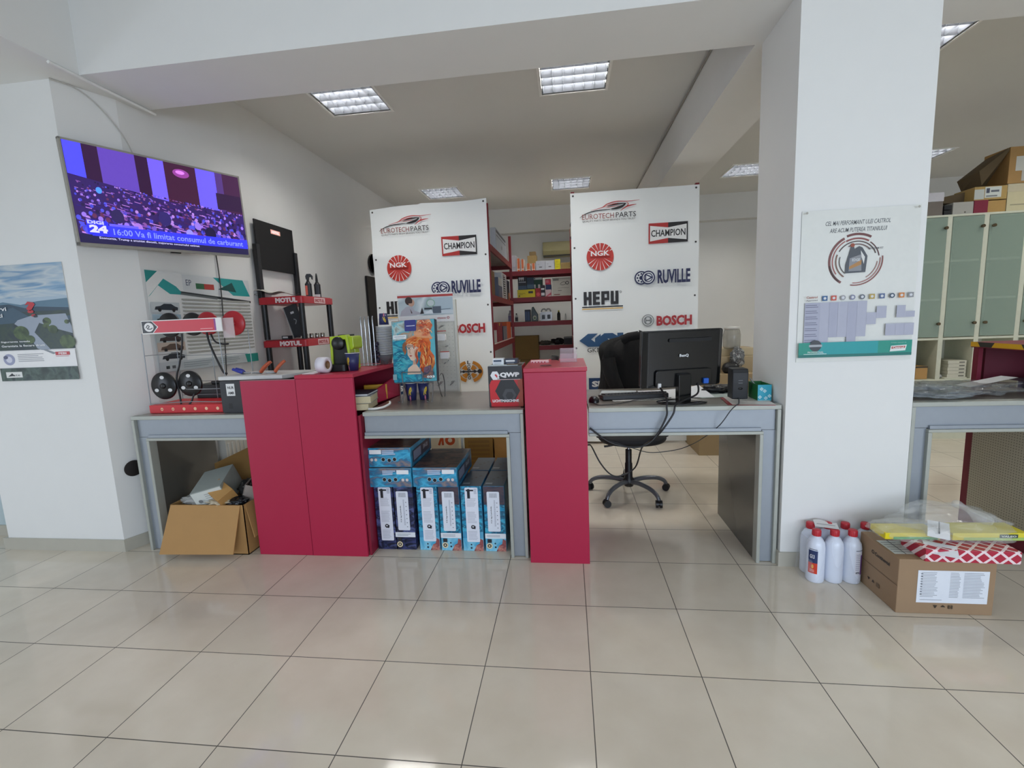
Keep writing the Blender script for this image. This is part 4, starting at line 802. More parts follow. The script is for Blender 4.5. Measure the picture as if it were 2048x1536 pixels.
for i in range(4):
    q = can('', 0, 0, 0); o = q.build('silver_tin'); o.location = (-2.545+.001*i, 1.50+i*.10, 1.386); WM[o.name] = Matrix.Translation(o.location); tag(o, names[i], 'tin', 'silver tins on the oil rack')
def sprayer(label, loc, trig):
    t = thing('spray_bottle', label, 'bottle', loc, .3); q = MB(); q.rbox(-.03, .03, -.022, .022, 0, .13, BLK, r=.018); q.lathe([(.026, .13), (.012, .155), (.012, .17)], BLK); q.build('bottle', t, bevel=.003)
    A = Art(.4); A.rect(.006, .02, .026, .11, 'd85a40') if trig else A.rect(.004, .0, .056, .03, 'd8d6d4'); A.build('label', t, (-.03, -.0225, 0), local=True)
    q = MB()
    if trig: q.prism([(-.015, .17), (.012, .17), (.014, .19), (.034, .192), (.036, .172), (.044, .165), (.048, .20), (.03, .222), (-.005, .222), (-.018, .20)], -.012, .012, BLK, axis='y')
    else: q.lathe([(.012, .17), (.009, .21), (.006, .235), (.0001, .236)], BLK)
    q.build('trigger_head' if trig else 'nozzle', t); return t
sprayer('black trigger spray bottle with an orange label on the top rack shelf', (-2.55, 1.64, 1.782), True)
sprayer('black bottle with a pointed nozzle on the top rack shelf', (-2.52, 1.75, 1.782), False)
t = thing('leaning_catalogue', 'dark catalogue board leaning between the rack shelves', 'catalogue', (-2.60, 1.55, 1.39)); q = MB(); m = M('2c2e33', rough=.3)
q.T = Matrix.Translation((-2.63, 1.45, 1.395)) @ Matrix.Rotation(-.28, 4, 'Y'); q.box(0, .13, 0, .012, 0, .30, m); q.box(-.008, .0, -.001, .013, 0, .30, M('a8aaac', rough=.3, metal=.6)); q.build('cover', t, world=True)
A = Art(.3); A.rect(.05, .22, .085, .24, 'c8cacc'); A.stroke([(.06, .12), (.08, .15), (.06, .17)], .008, '8c9094'); A.b.v = [q.T @ Vector((p.x, -.001-p.z, p.y)) for p in A.b.v]; A.b.build('print', t, world=True)
x = MB(); x.box(-2.70, -2.63, 1.36, 1.42, 1.387, 1.422, M('26262a', rough=.4)); x.box(-2.69, -2.64, 1.359, 1.361, 1.40, 1.415, M('c8c8c8', rough=.4)); tag(x.build('small_black_box'), 'tiny black box at the front of the second rack shelf', 'box')
t = thing('leaflet_pile', 'pile of folded leaflets and plastic at the left end of the top rack shelf', 'leaflets', (-2.82, 1.45, 1.783))
x = MB(); x.sheet(lambda a, b: (-2.93+a*.30, 1.36+b*.26, 1.815+.05*(1-a)*(.6+.4*math.sin(7*b))+.010*math.sin(9*a+4*b)), 14, 10, M('c9c6bd', rough=.3)); x.build('leaflets', t, world=True)
A = Art(.4); A.disc(.03, .012, .022, '16161a', rv=.006); A.disc(.03, .012, .014, 'c9c6bd', rv=.003); A.build('print', t, (-2.93, 1.352, 1.80))

# ================================================================ RED COUNTER TOP
CT = 1.1925
t = thing('coffee_machine', 'lime green and black capsule coffee machine on the red counter', 'coffee machine', (-1.55, .36, CT), 0); LM = M('a9c21c', rough=.3, coat=.3)
q = MB(); q.rbox(-1.625, -1.478, .26, .40, CT+.135, CT+.225, LM, r=.02, axis='y'); q.rbox(-1.60, -1.50, .33, .40, CT, CT+.14, LM, r=.015); q.build('body', t, world=True, bevel=.004)
q = MB(); q.prism([(-1.628, CT+.225), (-1.520, CT+.235), (-1.505, CT+.215), (-1.488, CT+.002), (-1.500, CT+.002), (-1.520, CT+.205), (-1.612, CT+.205), (-1.620, CT+.002), (-1.634, CT+.002)], .235, .30, LM, axis='y'); q.build('front_frame', t, world=True, bevel=.002)
q = MB(); q.prism([(-1.612, CT+.19), (-1.525, CT+.19), (-1.502, CT+.004), (-1.620, CT+.004)], .245, .31, M('121214', rough=.4), axis='y'); q.build('front_panel', t, world=True)
q = MB(); q.lathe([(.0001, -.018), (.040, -.018), (.044, -.010), (.044, .02)], M('161618', rough=.35), c=(-1.572, .24, CT+.180), axis='y', n=28); q.build('outlet_head', t, world=True)
q = MB(); q.rbox(-1.64, -1.50, .16, .27, CT, CT+.045, M('161618', rough=.4), r=.02); q.build('drip_tray', t, world=True, bevel=.003)
q = MB(); q.rbox(-1.60, -1.52, .28, .39, CT+.225, CT+.236, M('1a1a1c', rough=.3), r=.02); q.build('lever', t, world=True, bevel=.003)
def cup(label, loc, r0=.030, r1=.045, h=.115, handle=False, group=None, rz=0, inv=False):
    t = thing('paper_cup', label, 'cup', loc, rz, group); nb = M('2c3160', rough=.4)
    z = (lambda a: h-a) if inv else (lambda a: a)
    q = MB(); q.lathe([(.0001, z(.003)), (r0, z(.003)), (r0, z(0)), (r0+.001, z(0)), (r1, z(h)), (r1-.0015, z(h)), (r0-.001, z(.005))], nb, n=22); q.build('body', t)
    q = MB(); q.lathe([(r1-.001, z(h-.002)), (r1+.002, z(h-.002)), (r1+.002, z(h+.001)), (r1-.002, z(h+.001))], M('eceae6', rough=.4), n=22); q.build('rim', t)
    if not inv: q = MB(); q.lathe([(.0001, h-.02), (r1-.006, h-.02)], M('e8e4da', rough=.4), n=20); q.build('lining', t)
    A = Art(.4); yl = 'd8b832'
    A.stroke([(-.3, .3), (-.1, .55), (.25, .72), (.35, .60), (.0, .45), (.2, .35)], .13, yl); A.disc(0, .12, .16, 'd87a8c')
    A.build('swirl_print', t, fn=lambda u, v, l: (lambda rr, th: (rr*math.cos(th), rr*math.sin(th), z(v*h)))((r0+(r1-r0)*v)+.0006+l*.5, -math.pi/2+.5+u*.9), local=True)
    return t
o = cup('dark blue paper cup with a yellow swirl beside the coffee machine', (-1.470, .215, CT), rz=-1.0)
t = thing('tape_roll', 'roll of white paper tape near the front of the red counter top', 'tape roll', (-1.615, .10, CT)); q = MB(); q.T = Matrix.Translation((-1.613, .10, CT+.051)) @ Matrix.Rotation(-.10, 4, 'Z')
q.lathe([(.026, -.030), (.050, -.030), (.050, .030), (.026, .030), (.026, -.030)], M('e6e2ea', rough=.5), axis='x', n=32); q.build('tape', t, world=True)
q2 = MB(); q2.T = q.T; q2.lathe([(.023, -.030), (.0262, -.030), (.0262, .030), (.023, .030), (.023, -.030)], M('8a6a4a', rough=.6), axis='x', n=24); q2.build('core', t, world=True)
x = MB(); x.box(-1.735, -1.655, .05, .20, CT, CT+.004, M('ece6e6', rough=.5)); tag(x.build('paper_slip'), 'white paper slip lying left of the tape roll on the red counter', 'paper')
t = thing('capsule_holder', 'chrome wire capsule holder with dark capsules beside the clear cups', 'capsule holder', (-1.50, .56, CT)); q = MB()
q.box(-1.59, -1.44, .50, .62, CT, CT+.004, CHR); q.build('base', t, world=True, bevel=.001)
for i in range(4):
    q = MB(); px = -1.565+i*.030; q.tube([(px, .59, CT+.002), (px, .59, CT+.25), (px, .582, CT+.335), (px+.012, .565, CT+.345), (px+.02, .545, CT+.33), (px+.022, .54, CT+.06), (px+.022, .54, CT+.004)], .004, CHR); q.build('wire', t, world=True)
cm = M('2a2338', rough=.3, metal=.3)
for i in range(8):
    q = MB(); q.lathe([(.0001, 0), (.018, 0), (.019, .004), (.014, .026), (.0001, .028)], cm, c=(-1.465+(i % 2)*.014, .585-(i % 3)*.012, CT+.012+i*.0185), n=14); o = q.build('coffee_capsule'); tag(o, 'dark coffee capsule in the column inside the chrome holder', 'capsule', 'coffee capsules in the holder')
pc = M('8c9094', rough=.12, alpha=.6, coat=.4, var=.02); c0 = None
for i in range(26):
    if c0 is None:
        q = MB(); q.lathe([(.0001, .002), (.040, .002), (.042, 0), (.056, .072)], pc, n=26); q.lathe([(.056, .0735), (.0615, .074), (.0615, .0765), (.056, .0765)], M('f2f4f4', rough=.2), n=26); c0 = q.build('plastic_cup'); o = c0; tag(o, 'clear plastic cup in the tall nested stack beside the capsule holder', 'cup', 'nested clear plastic cups')
    else: o = copy_tree(c0)
    o.location = (-1.415+.0002*i, .64, CT+i*.0082)
cup('small dark blue cup standing upside down on the stack of clear cups', (-1.410, .64, CT+.289), .028, .036, .085, inv=True)

# ================================================================ MIDDLE DESK
def catalog(label, x0, x1, y0, y1, z0, h, cover, page='d8cda8', rz=0):
    t = thing('catalogue', label, 'catalogue', ((x0+x1)/2, (y0+y1)/2, z0), rz, 'catalogues under the red counter top'); w_, d_ = (x1-x0)/2, (y1-y0)/2
    q = MB(); q.box(-w_+.002, w_-.004, -d_+.003, d_-.003, .002, h-.002, M(page, rough=.8, var=.12, scale=120)); q.build('pages', t)
    q = MB(); q.box(-w_, w_, -d_, d_, 0, .002, M(cover, rough=.4)); q.box(-w_, w_, -d_, d_, h-.002, h, M(cover, rough=.4)); q.box(-w_, -w_+.002, -d_, d_, 0, h, M(cover, rough=.4)); q.build('cover', t)
catalog('bottom catalogue with cream pages in the stack beside the red counter', -1.54, -1.345, .08, .30, DT, .040, 'c2b48c', rz=.14)
catalog('thick middle catalogue with cream page edges in the stack', -1.55, -1.340, .09, .31, DT+.041, .046, '9fa4a4', rz=.20)
catalog('thin white catalogue with a dark cover on top of the stack', -1.55, -1.350, .10, .32, DT+.088, .014, '3a4450', 'dfe3e3', rz=.10)
x = MB(); x.T = Matrix.Translation((-1.43, .50, DT+.006)) @ Matrix.Rotation(.25, 4, 'Z'); x.box(-.1, .06, -.02, .015, 0, .105, M('d6a31f', rough=.4)); tag(x.build('yellow_folder', bevel=.002), 'yellow folder standing behind the catalogue stack under the red counter top', 'folder')
t = thing('white_clip', 'curved white plastic strip lying in front of the catalogue stack', 'plastic strip', (-1.25, .05, DT)); q = MB(); q.tube([(-1.33, .085, DT+.008), (-1.285, .09, DT+.008), (-1.25, .13, DT+.010), (-1.232, .19, DT+.02), (-1.24, .22, DT+.028)], .008, M('e4e3dd', rough=.3), n=8); q.build('strip', t, world=True)
# easel with illustrated catalogue
t = thing('wire_easel', 'small chrome wire easel on the middle desk holding an illustrated catalogue', 'easel', (-1.12, .42, DT))
q = MB()
EM = M('8d8f92', rough=.25, metal=.8)
for a, b_ in ((-1.236, -1.205), (-1.03, -.995)):
    q.tube([(a, .36, DT+.003), (a+.002, .40, DT+.004), (a-.006, .44, 1.08), (a+.0, .445, 1.085)], .0038, EM); q.tube([(a, .36, DT+.003), (b_, .36, DT+.003), (b_, .41, 1.07)], .0038, EM)
q.tube([(-1.205, .395, 1.07), (-1.205, .388, 1.145), (-1.185, .386, 1.150), (-1.08, .386, 1.150), (-1.06, .388, 1.145), (-1.06, .395, 1.07)], .0036, EM)
q.tube([(-1.26, .395, 1.075), (-.985, .395, 1.078)], .0036, EM); q.tube([(-.985, .40, 1.10), (-.965, .45, 1.11), (-.960, .53, 1.12), (-.955, .56, 1.06), (-.962, .575, DT+.004), (-.985, .575, DT+.004), (-.99, .50, 1.09)], .0036, EM)
q.tube([(-1.25, .40, 1.08), (-1.255, .50, 1.12), (-1.245, .575, DT+.004), (-1.225, .575, DT+.004)], .0036, EM); q.build('wire_frame', t, world=True)
t = thing('illustrated_catalogue', 'thick catalogue on the easel with a painted red haired woman on the cover', 'catalogue', (-1.12, .43, 1.08)); BT = Matrix.Translation((-1.268, .400, 1.080)) @ Matrix.Rotation(-.13, 4, 'X') @ Matrix.Rotation(-.02, 4, 'Y')
BW, BH = .305, .425; q = MB(); q.T = BT; q.box(0, BW, .0, .045, 0, BH, M('7d93a0', rough=.5, var=.15, scale=100)); q.build('pages', t, world=True); q = MB(); q.T = BT; q.box(-.002, BW+.002, -.003, .0, -.002, BH+.002, M('2c4a63', rough=.3)); q.box(BW, BW+.003, -.003, .048, -.002, BH+.002, M('2a3448', rough=.3)); q.box(-.002, BW+.002, .045, .048, -.002, BH+.002, M('2a3448', rough=.3)); q.build('cover', t, world=True)
A = Art(.35); tealm = MR('cover_teal', ['1487a6', '2bb0c4', '0f6f94', '5cc4cf', '1a7898'], 9, (1, 1, 1.6), .35); sky2 = MR('cover_sky', ['8fc4cc', 'c49a76', '5fb0c0', 'b8d0ce', '8a8070'], 12, (1, 1, 1), .35); hair = MR('cover_hair', ['d8602c', 'ee8638', 'cc5224', 'f2a452', 'a83c1c'], 9, (1, 1, .5), .35, dist=.7); hair2 = MR('cover_hair_top', ['e08458', 'd06a48', 'ecaa7c', 'b06a58', 'e87848'], 9, (1, 1, .6), .35, dist=.7); dusk = MR('cover_dusk', ['4a3040', '7a5a6c', '2a3a50', '9a6a58', '3a2c3c'], 14, (1, 1, 1), .35)
s_ = lambda P: [(a*BW, b*BH) for a, b in P]
A.rect(0, 0, BW, BH, tealm); A.poly(s_([(0, .68), (0, 1), (1, 1), (1, .62), (.6, .70)]), sky2); A.poly(s_([(.55, 1), (1, 1), (1, 0), (.8, 0), (.72, .3), (.70, .72)]), '5fb4c0')
A.poly(s_([(.50, .78), (.58, .90), (.60, 1), (.90, 1), (.96, .90), (.88, .78), (.94, .68), (.72, .66)]), hair2); A.poly(s_([(.28, .60), (.34, .68), (.50, .73), (.66, .74), (.86, .70), (.90, .62), (.88, .50), (.97, .40), (.98, .28), (.90, .16), (.72, .10), (.64, .20), (.62, .34), (.66, .46), (.60, .60), (.46, .66), (.36, .60)]), hair)
A.poly(s_([(.34, .64), (.44, .67), (.56, .63), (.60, .54), (.58, .42), (.52, .36), (.54, .28), (.62, .20), (.66, .10), (.32, .10), (.34, .22), (.46, .28), (.47, .34), (.42, .35), (.38, .40), (.345, .44), (.34, .52), (.325, .58)]), 'e8c8b0')
A.poly(s_([(.46, .34), (.52, .36), (.54, .28), (.47, .28)]), 'cf9f86'); A.poly(s_([(.30, .12), (.66, .12), (.66, .03), (.28, .04)]), tealm)
A.poly(s_([(.50, .50), (.58, .56), (.60, .50), (.57, .42), (.52, .38)]), 'd8a88c')
for a_, b_ in ((.385, .545), (.50, .55)): A.disc(a_*BW, b_*BH, .013, 'f2e4d8', rv=.006, n=14); A.disc(a_*BW, b_*BH, .006, '3a5a60', n=10); A.stroke([(a_*BW-.014, b_*BH+.005), (a_*BW, b_*BH+.010), (a_*BW+.014, b_*BH+.004)], .003, '3a2418'); A.stroke([(a_*BW-.016, b_*BH+.014), (a_*BW, b_*BH+.021), (a_*BW+.018, b_*BH+.014)], .0035, '6a3a24')
A.stroke([(.415*BW, .54*BH), (.40*BW, .485*BH), (.415*BW, .465*BH), (.435*BW, .468*BH)], .003, 'b88468'); A.poly(s_([(.385, .425), (.415, .435), (.46, .425), (.42, .408)]), 'b03a34')
A.poly(s_([(.26, .60), (.34, .67), (.52, .735), (.78, .70), (1.0, .705), (.78, .735), (.52, .76), (.34, .70)]), 'e6a070'); A.poly(s_([(.34, .68), (.60, .64), (.84, .60), (.80, .52), (.58, .56), (.44, .62)]), hair)
rs = random.Random(4)
for i in range(70):
    q_ = rs.random(); u0 = .52+.34*rs.random(); v0 = .70-.5*q_; sg = rs.choice((-1, 1)); L_ = .05+.10*rs.random()
    P_ = [(u0, v0), (u0+.05*sg*rs.random()+.02, v0-L_*.5), (u0+.03*sg, v0-L_)]
    if .12 < v0-L_ and u0 < .93-.0 and not (u0 < .62 and v0 < .60): A.stroke(s_(P_), .004+.006*rs.random(), rs.choice(['f4b25c', 'f0902c', 'd84c18', 'b43418', 'ee7030', '8c2c18', 'f6c884']), True)
for i in range(26):
    u0 = .56+.30*rs.random(); v0 = .76+.20*rs.random(); A.stroke(s_([(u0, v0), (u0+.06, v0+.02), (u0+.10, v0-.02)]), .004+.006*rs.random(), rs.choice(['f0b080', 'e07848', 'c85030', 'b86a58', 'f2c8a0', 'd86038']), True)
for i in range(40):
    u0 = .02+.22*rs.random(); v0 = .14+.52*rs.random(); A.stroke(s_([(u0, v0), (u0+.04, v0+.012), (u0+.09, v0-.004)]), .003+.005*rs.random(), rs.choice(['2fb8cc', '0e6c94', '58cad6', '1484ac', '0c5a80']), True)
for i in range(22):
    u0 = .28+.40*rs.random(); v0 = .60+.08*rs.random(); A.stroke(s_([(u0, v0), (u0+.06, v0+.03), (u0+.14, v0+.03)]), .003+.004*rs.random(), rs.choice(['d86a30', 'f2a860', 'b04020', 'ee8a3c']), True)
A.stroke(s_([(.34, .60), (.31, .55), (.33, .49), (.30, .44)]), .012, 'b05a2c', True); A.stroke(s_([(.60, .52), (.57, .44), (.60, .36), (.57, .28)]), .016, 'b8481c', True)
A.poly(s_([(.74, .22), (.90, .26), (.97, .12), (.90, .03), (.72, .06)]), dusk); A.poly(s_([(.26, .60), (.32, .66), (.33, .52), (.30, .46), (.26, .52)]), '8c5a3c')
A.rrect(.33*BW, .82*BH, .60*BW, 1.0*BH, '3a3f86', .008); A.rect(.37*BW, .90*BH, .57*BW, .91*BH, 'dfe0ee'); A.rect(.05*BW, .70*BH, .36*BW, .765*BH, 'e6ecee'); A.rect(.08*BW, .735*BH, .33*BW, .742*BH, '7a8a94'); A.rect(.11*BW, .715*BH, .30*BW, .720*BH, '7a8a94')
A.text('033', .80*BW, .05*BH, .055, .016, 'f2f2f0', .05); A.rect(.01*BW, .04*BH, .10*BW, .13*BH, '8fb4bc')
A.b.v = [BT @ Vector((p.x, -.0035-p.z*.5, p.y)) for p in A.b.v]; A.b.build('cover_painting', t, world=True)
cup('left dark blue paper cup standing under the easel on the middle desk', (-1.170, .455, DT), .031, .042, .122, rz=-.5)
cup('right dark blue paper cup with a bold yellow swirl under the easel', (-1.083, .47, DT), .031, .042, .122, rz=.0)
# peg board stand behind the desk
t = thing('pegboard_stand', 'white perforated display stand with hooks behind the middle desk, picture on top', 'display stand', (-1.16, .93, 0))
pb = M('d9d8cc', rough=.45); q = MB(); q.box(-1.395, -.93, .925, .94, .66, 1.66, pb); q.build('back_panel', t, world=True, bevel=.002)
q = MB(); q.box(-.945, -.925, .91, .95, .05, 1.66, pb); q.box(-1.40, -1.38, .91, .95, .05, 1.66, pb); q.build('side_frame', t, world=True, bevel=.003); q = MB(); q.box(-1.42, -.90, .87, 1.12, 0, .03, pb); q.build('base', t, world=True, bevel=.004)
A = Art(.5)
for i in range(14):
    for j in range(22): A.disc(.04+i*.030, .98+j*.030, .0028, 'a09f94', n=6, raise_=(i+j == 0))
A.build('peg_holes', t, (-1.395, .925, 0), label='rows of small peg holes')['kind'] = 'stuff'
q = MB(); q.T = Matrix.Translation((0, .912, 0)); q.box(-1.392, -.942, -.004, 0, 1.49, 1.715, M('e8e6e2', rough=.4)); q.build('header_card', t, world=True)
A = Art(.4); W, H = .45, .225; A.rect(.0, H*.87, W, H*.95, 'b5403c'); ph = MR('photo_office', ['c8d2d2', 'aebcbf', 'dfe5e4', '9fb0b4', 'c4cbc8'], 2.5, (1, 1, 1), .4); A.rect(.004, H*.24, W-.004, H*.87, ph)
A.rect(.29, H*.30, W-.004, H*.85, 'b4c4cc'); A.rect(W*.42, H*.28, W-.004, H*.40, 'd0d8dc'); A.stroke([(W*.7, H*.42), (W*.95, H*.44)], .004, '55606a')
A.poly([(W*.03, H*.24), (W*.06, H*.42), (W*.15, H*.56), (W*.26, H*.58), (W*.30, H*.42), (W*.42, H*.33), (W*.44, H*.28), (W*.3, H*.27)], 'b3b0b6'); A.disc(W*.25, H*.70, .026, 'c79d84', rv=.030); A.disc(W*.205, H*.76, .030, '3c2620', rv=.032); A.rect(W*.20, H*.60, W*.26, H*.68, 'c79d84'); A.poly([(W*.22, H*.5), (W*.26, H*.34), (W*.24, H*.32)], '5a4038')
A.disc(W*.60, H*.66, .035, '8fb29a', rv=.03); A.disc(W*.60, H*.66, .028, 'c8d2d2', rv=.024); A.rect(W*.48, H*.44, W*.62, H*.50, '2c3236'); A.rect(W*.63, H*.30, W*.78, H*.54, '5a6470'); A.poly([(W*.40, H*.30), (W*.44, H*.52), (W*.47, H*.30)], '30282a'); A.poly([(W*.47, H*.3), (W*.6, H*.44), (W*.64, H*.3)], 'e2e8ea')
A.text('vitesco', W*.70, H*.10, .07, .014, 'b4545a', .02); A.ring(W*.90, H*.135, .006, .010, 'b4545a'); A.build('header_photo', t, (-1.392, .908, 1.49))
for i, (hx, hz) in enumerate(((-1.315, 1.475), (-1.18, 1.478), (-1.045, 1.46), (-1.02, 1.30), (-1.02, 1.185), (-.985, 1.015), (-1.08, 1.012), (-1.36, 1.30))):
    q = MB(); m = M('77787a', rough=.3, metal=.7)
    q.tube([(hx, .925, hz), (hx+.004, .86, hz-.008), (hx+.006, .80, hz-.02)], .0022, m, smooth_path=False); q.tube([(hx+.012, .925, hz), (hx+.016, .86, hz-.008), (hx+.006, .80, hz-.02)], .0022, m, smooth_path=False); q.build('hook', t, world=True)
for i, (hx, hz) in enumerate(((-1.015, 1.415), (-1.0, 1.255))):
    q = MB(); q.box(hx-.04, hx+.03, .80, .803, hz, hz+.006, M('c24a44', rough=.4)); q.build('price_rail', t, world=True)
for hx, hz, lb in ((-1.03, 1.345, 'upper white blister pack hanging on the pegboard right of the easel'), (-1.01, 1.205, 'lower white blister pack hanging on the pegboard right of the easel')):
    x = MB(); x.rbox(hx-.030, hx+.038, .79, .83, hz, hz+.05, M('f4f4f2', rough=.3), r=.008, axis='y'); x.box(hx-.022, hx+.026, .802, .804, hz-.03, hz+.09, M('dedbd0', rough=.2, alpha=.35)); tag(x.build('blister_pack', bevel=.002), lb, 'blister pack', 'packs on the pegboard')
# QWP carton and papers on it
t = thing('alternator_box', 'red and black box with white QWP lettering on the middle desk', 'box', (-.45, .22, DT)); q = MB(); q.box(-.556, -.343, .130, .36, DT, DT+.252, M('c8262e', rough=.35)); q.build('box', t, world=True, bevel=.002)
q = MB(); q.box(-.5555, -.3435, .1305, .3595, DT+.2522, DT+.2532, M('6a6c6a', rough=.4)); q.build('top_flap', t, world=True)
A = Art(.3); W, H = .213, .252; A.rect(0, H*.62, W, H, '2a2b2e'); A.rect(0, 0, .012, H*.62, '2a2b2e'); A.poly([(.006, H*.55), (.02, H*.66), (W, H*.66), (W, 0), (.03, 0), (.008, .03)], 'c9242c'); A.rect(W*.86, 0, W, H*.68, 'a8472c')
hx = lambda cx, cy, r, sq=1.: [(cx+r*math.cos(math.radians(60*k)), cy+sq*r*math.sin(math.radians(60*k))) for k in range(6)]
A.poly(hx(.118, .098, .078, 1.06), '26272a'); A.poly(hx(.128, .072, .044), '45474b'); A.poly(hx(.130, .068, .026), '2c2d31')
A.poly(hx(.043, .196, .029), 'e6e8ea'); A.poly([(.040, .200), (.056, .180), (.070, .176), (.050, .205)], 'c9242c'); A.poly([(.056, .185), (.066, .172), (.072, .180), (.062, .192)], 'e6e8ea')
A.text('QWP', .074, .180, .122, .034, 'f2f2f2', .06); A.text('LICHTMASCHINE', .022, .028, .165, .017, 'f4f2f2', .04); A.rect(.03, .168, .20, .171, 'e6c8c8'); A.build('print', t, (-.556, .130, DT))
zz = DT+.2535
for nm, a, b_, c, d, h, col, lb in (('small_box', -.535, -.465, .20, .27, .040, 'dfe3e6', 'small white box on top of the red and black box'), ('small_box', -.460, -.380, .22, .30, .034, '2b3348', 'small dark blue box with a white strip on the red and black box')):
    t = thing(nm, lb, 'box', ((a+b_)/2, (c+d)/2, zz)); q = MB(); q.box(a, b_, c, d, zz, zz+h, M(col, rough=.4)); q.build('body', t, world=True, bevel=.001); A = Art(.4); A.rect(.006, h*.5, (b_-a)*.8, h*.8, 'f0f0f0' if col[0] == '2' else '3a4a60'); A.lines(.01, .004, (b_-a)-.01, h*.4, 2, '9aa2ac'); A.build('print', t, (a, c, zz))
x = MB(); x.box(-.55, -.37, .14, .20, zz, zz+.003, M('c8d2d4', rough=.4)); x.box(-.44, -.35, .15, .21, zz+.003, zz+.006, M('55442e', rough=.5)); tag(x.build('paper_slip'), 'loose cards on the front edge of the red and black box', 'cards')
# things on the pedestal
PT = 1.1985
t = thing('card_box', 'flat white and red packet on the red pedestal', 'packet', (-.23, .33, PT)); q = MB(); q.box(-.30, -.185, .28, .34, PT, PT+.014, M('eecaca', rough=.4)); q.build('body', t, world=True, bevel=.001)
A = Art(.4); [A.rect(.005+i*.02, .001, .015+i*.02, .008, 'c23a4a', i == 0) for i in range(5)]; A.build('print', t, (-.30, .28, PT))
x = MB(); pts = [(-.145+.024*math.cos(k*.9), .37+.020*math.sin(k*.9), PT+.006+.0016*k) for k in range(18)]; x.tube(pts, .004, BLK); tag(x.build('coiled_strap'), 'small coiled black strap beside the clear holder on the red pedestal', 'strap')
t = thing('card_holder', 'clear acrylic leaflet holder on the red pedestal', 'leaflet holder', (-.055, .33, PT)); q = MB(); ac = M('e0c8d0', rough=.08, alpha=.22, coat=.4)
q.box(-.112, -.006, .27, .273, PT, PT+.055, ac); q.box(-.112, -.006, .35, .353, PT, PT+.085, ac); q.box(-.112, -.109, .273, .35, PT, PT+.05, ac); q.box(-.009, -.006, .273, .35, PT, PT+.05, ac); q.box(-.112, -.006, .27, .353, PT, PT+.003, ac); q.build('holder', t, world=True)
# ================================================================ RIGHT DESK: MONITOR, KEYBOARD, SPEAKER
t = thing('computer_monitor', 'black computer monitor seen from behind on the right hand grey desk', 'monitor', (.612, .17, DT), 0)
MT = Matrix.Translation((.614, .205, 1.208)) @ Matrix.Rotation(math.radians(15), 4, 'Z') @ Matrix.Rotation(math.radians(4), 4, 'X'); mb_ = M('08090b', rough=.2)
W2, H2 = .258, .172
q = MB(); q.T = MT; q.rbox(-W2, W2, -.012, .014, -H2, H2, mb_, r=.014, axis='y'); q.build('bezel', t, world=True, bevel=.002)
q = MB(); q.T = MT; q.prism([(-W2+.004, -.012), (W2-.004, -.012), (W2-.035, -.034), (-W2+.035, -.034)], -H2+.004, H2-.004, mb_); q.rbox(-.18, .18, -.052, -.038, -H2+.01, -.06, mb_, r=.02, axis='y'); q.build('back_housing', t, world=True, bevel=.004)
q = MB(); q.T = MT; q.rbox(-.10, .17, -.044, -.039, .105, .125, M('050506', rough=.6), r=.008, axis='y'); q.build('vent_slot', t, world=True)
A = Art(.3); A.text('BenQ', .0, 0, .058, .020, 'd8dadc', .04); A.b.v = [MT @ Vector((p.x-.03, -.0408-p.z, p.y+.012)) for p in A.b.v]; A.b.build('lettering', t, world=True)
q = MB(); q.T = MT; q.box(-W2+.01, W2-.01, .0142, .0148, -H2+.015, H2-.015, M('0a0c10', rough=.15)); q.build('screen', t, world=True)
q = MB(); q.prism([(.585, .12), (.665, .15), (.655, .20), (.575, .17)], DT+.01, 1.12, mb_); q.build('stand_neck', t, world=True, bevel=.006)
q = MB(); q.lathe([(.0001, 0), (.145, 0), (.147, .004), (.10, .012), (.0001, .016)], M('0d0e11', rough=.12, coat=.5), c=(.612, .165, DT), sy=.72, n=40); q.build('stand_base', t, world=True)
q = MB(); q.T = MT; q.box(.118, .150, -.070, -.052, -.150, -.118, M('1f5fc4', rough=.4)); q.build('video_plug', t, world=True, bevel=.003)
q = MB(); q.T = MT; q.box(-.168, -.150, -.066, -.052, -.165, -.135, M('e4e4e4', rough=.4)); q.build('power_plug', t, world=True, bevel=.002)
def cable(label, pts, r, m=None, name='cable'):
    x = MB(); x.tube(pts, r, m or BLK, n=8); return tag(x.build(name), label, 'cable')
cable('left thick black monitor cable hanging over the front edge of the right desk', [(.475, .10, 1.045), (.485, .05, 1.02), (.494, .010, .99), (.490, -.008, .95), (.486, -.010, .891), (.425, -.010, .774), (.355, -.010, .724), (.256, -.010, .722), (.156, -.010, .756), (.056, .012, .83)], .0055)
cable('right thick black monitor cable, looping low under the right desk', [(.71, .19, 1.06), (.70, .15, 1.0), (.60, .06, .975), (.541, -.002, .962), (.522, -.012, .905), (.453, -.012, .803), (.41, .10, .72), (.42, .45, .58), (.397, .60, .395), (.291, .60, .332), (.220, .60, .347), (.150, .60, .433), (.091, .60, .553), (.06, .40, .62)], .0055)
cable('thin grey speaker cable running from the desk edge down under the desk', [(.96, .22, DT+.006), (.90, .05, DT+.006), (.875, .004, .955), (.839, -.006, .925), (.781, -.008, .843), (.76, .2, .72), (.74, .45, .60), (.651, .50, .551), (.484, .50, .535), (.357, .50, .571), (.248, .50, .608), (.12, .45, .66)], .0028, M('2c3036', rough=.4))
cable('thin black mouse cable lying on the desk in front of the keyboard', [(.09, .16, DT+.003), (.12, .10, DT+.003), (.22, .13, DT+.003), (.30, .19, DT+.003), (.36, .25, DT+.004), (.50, .26, DT+.004), (.58, .30, DT+.004)], .0022)
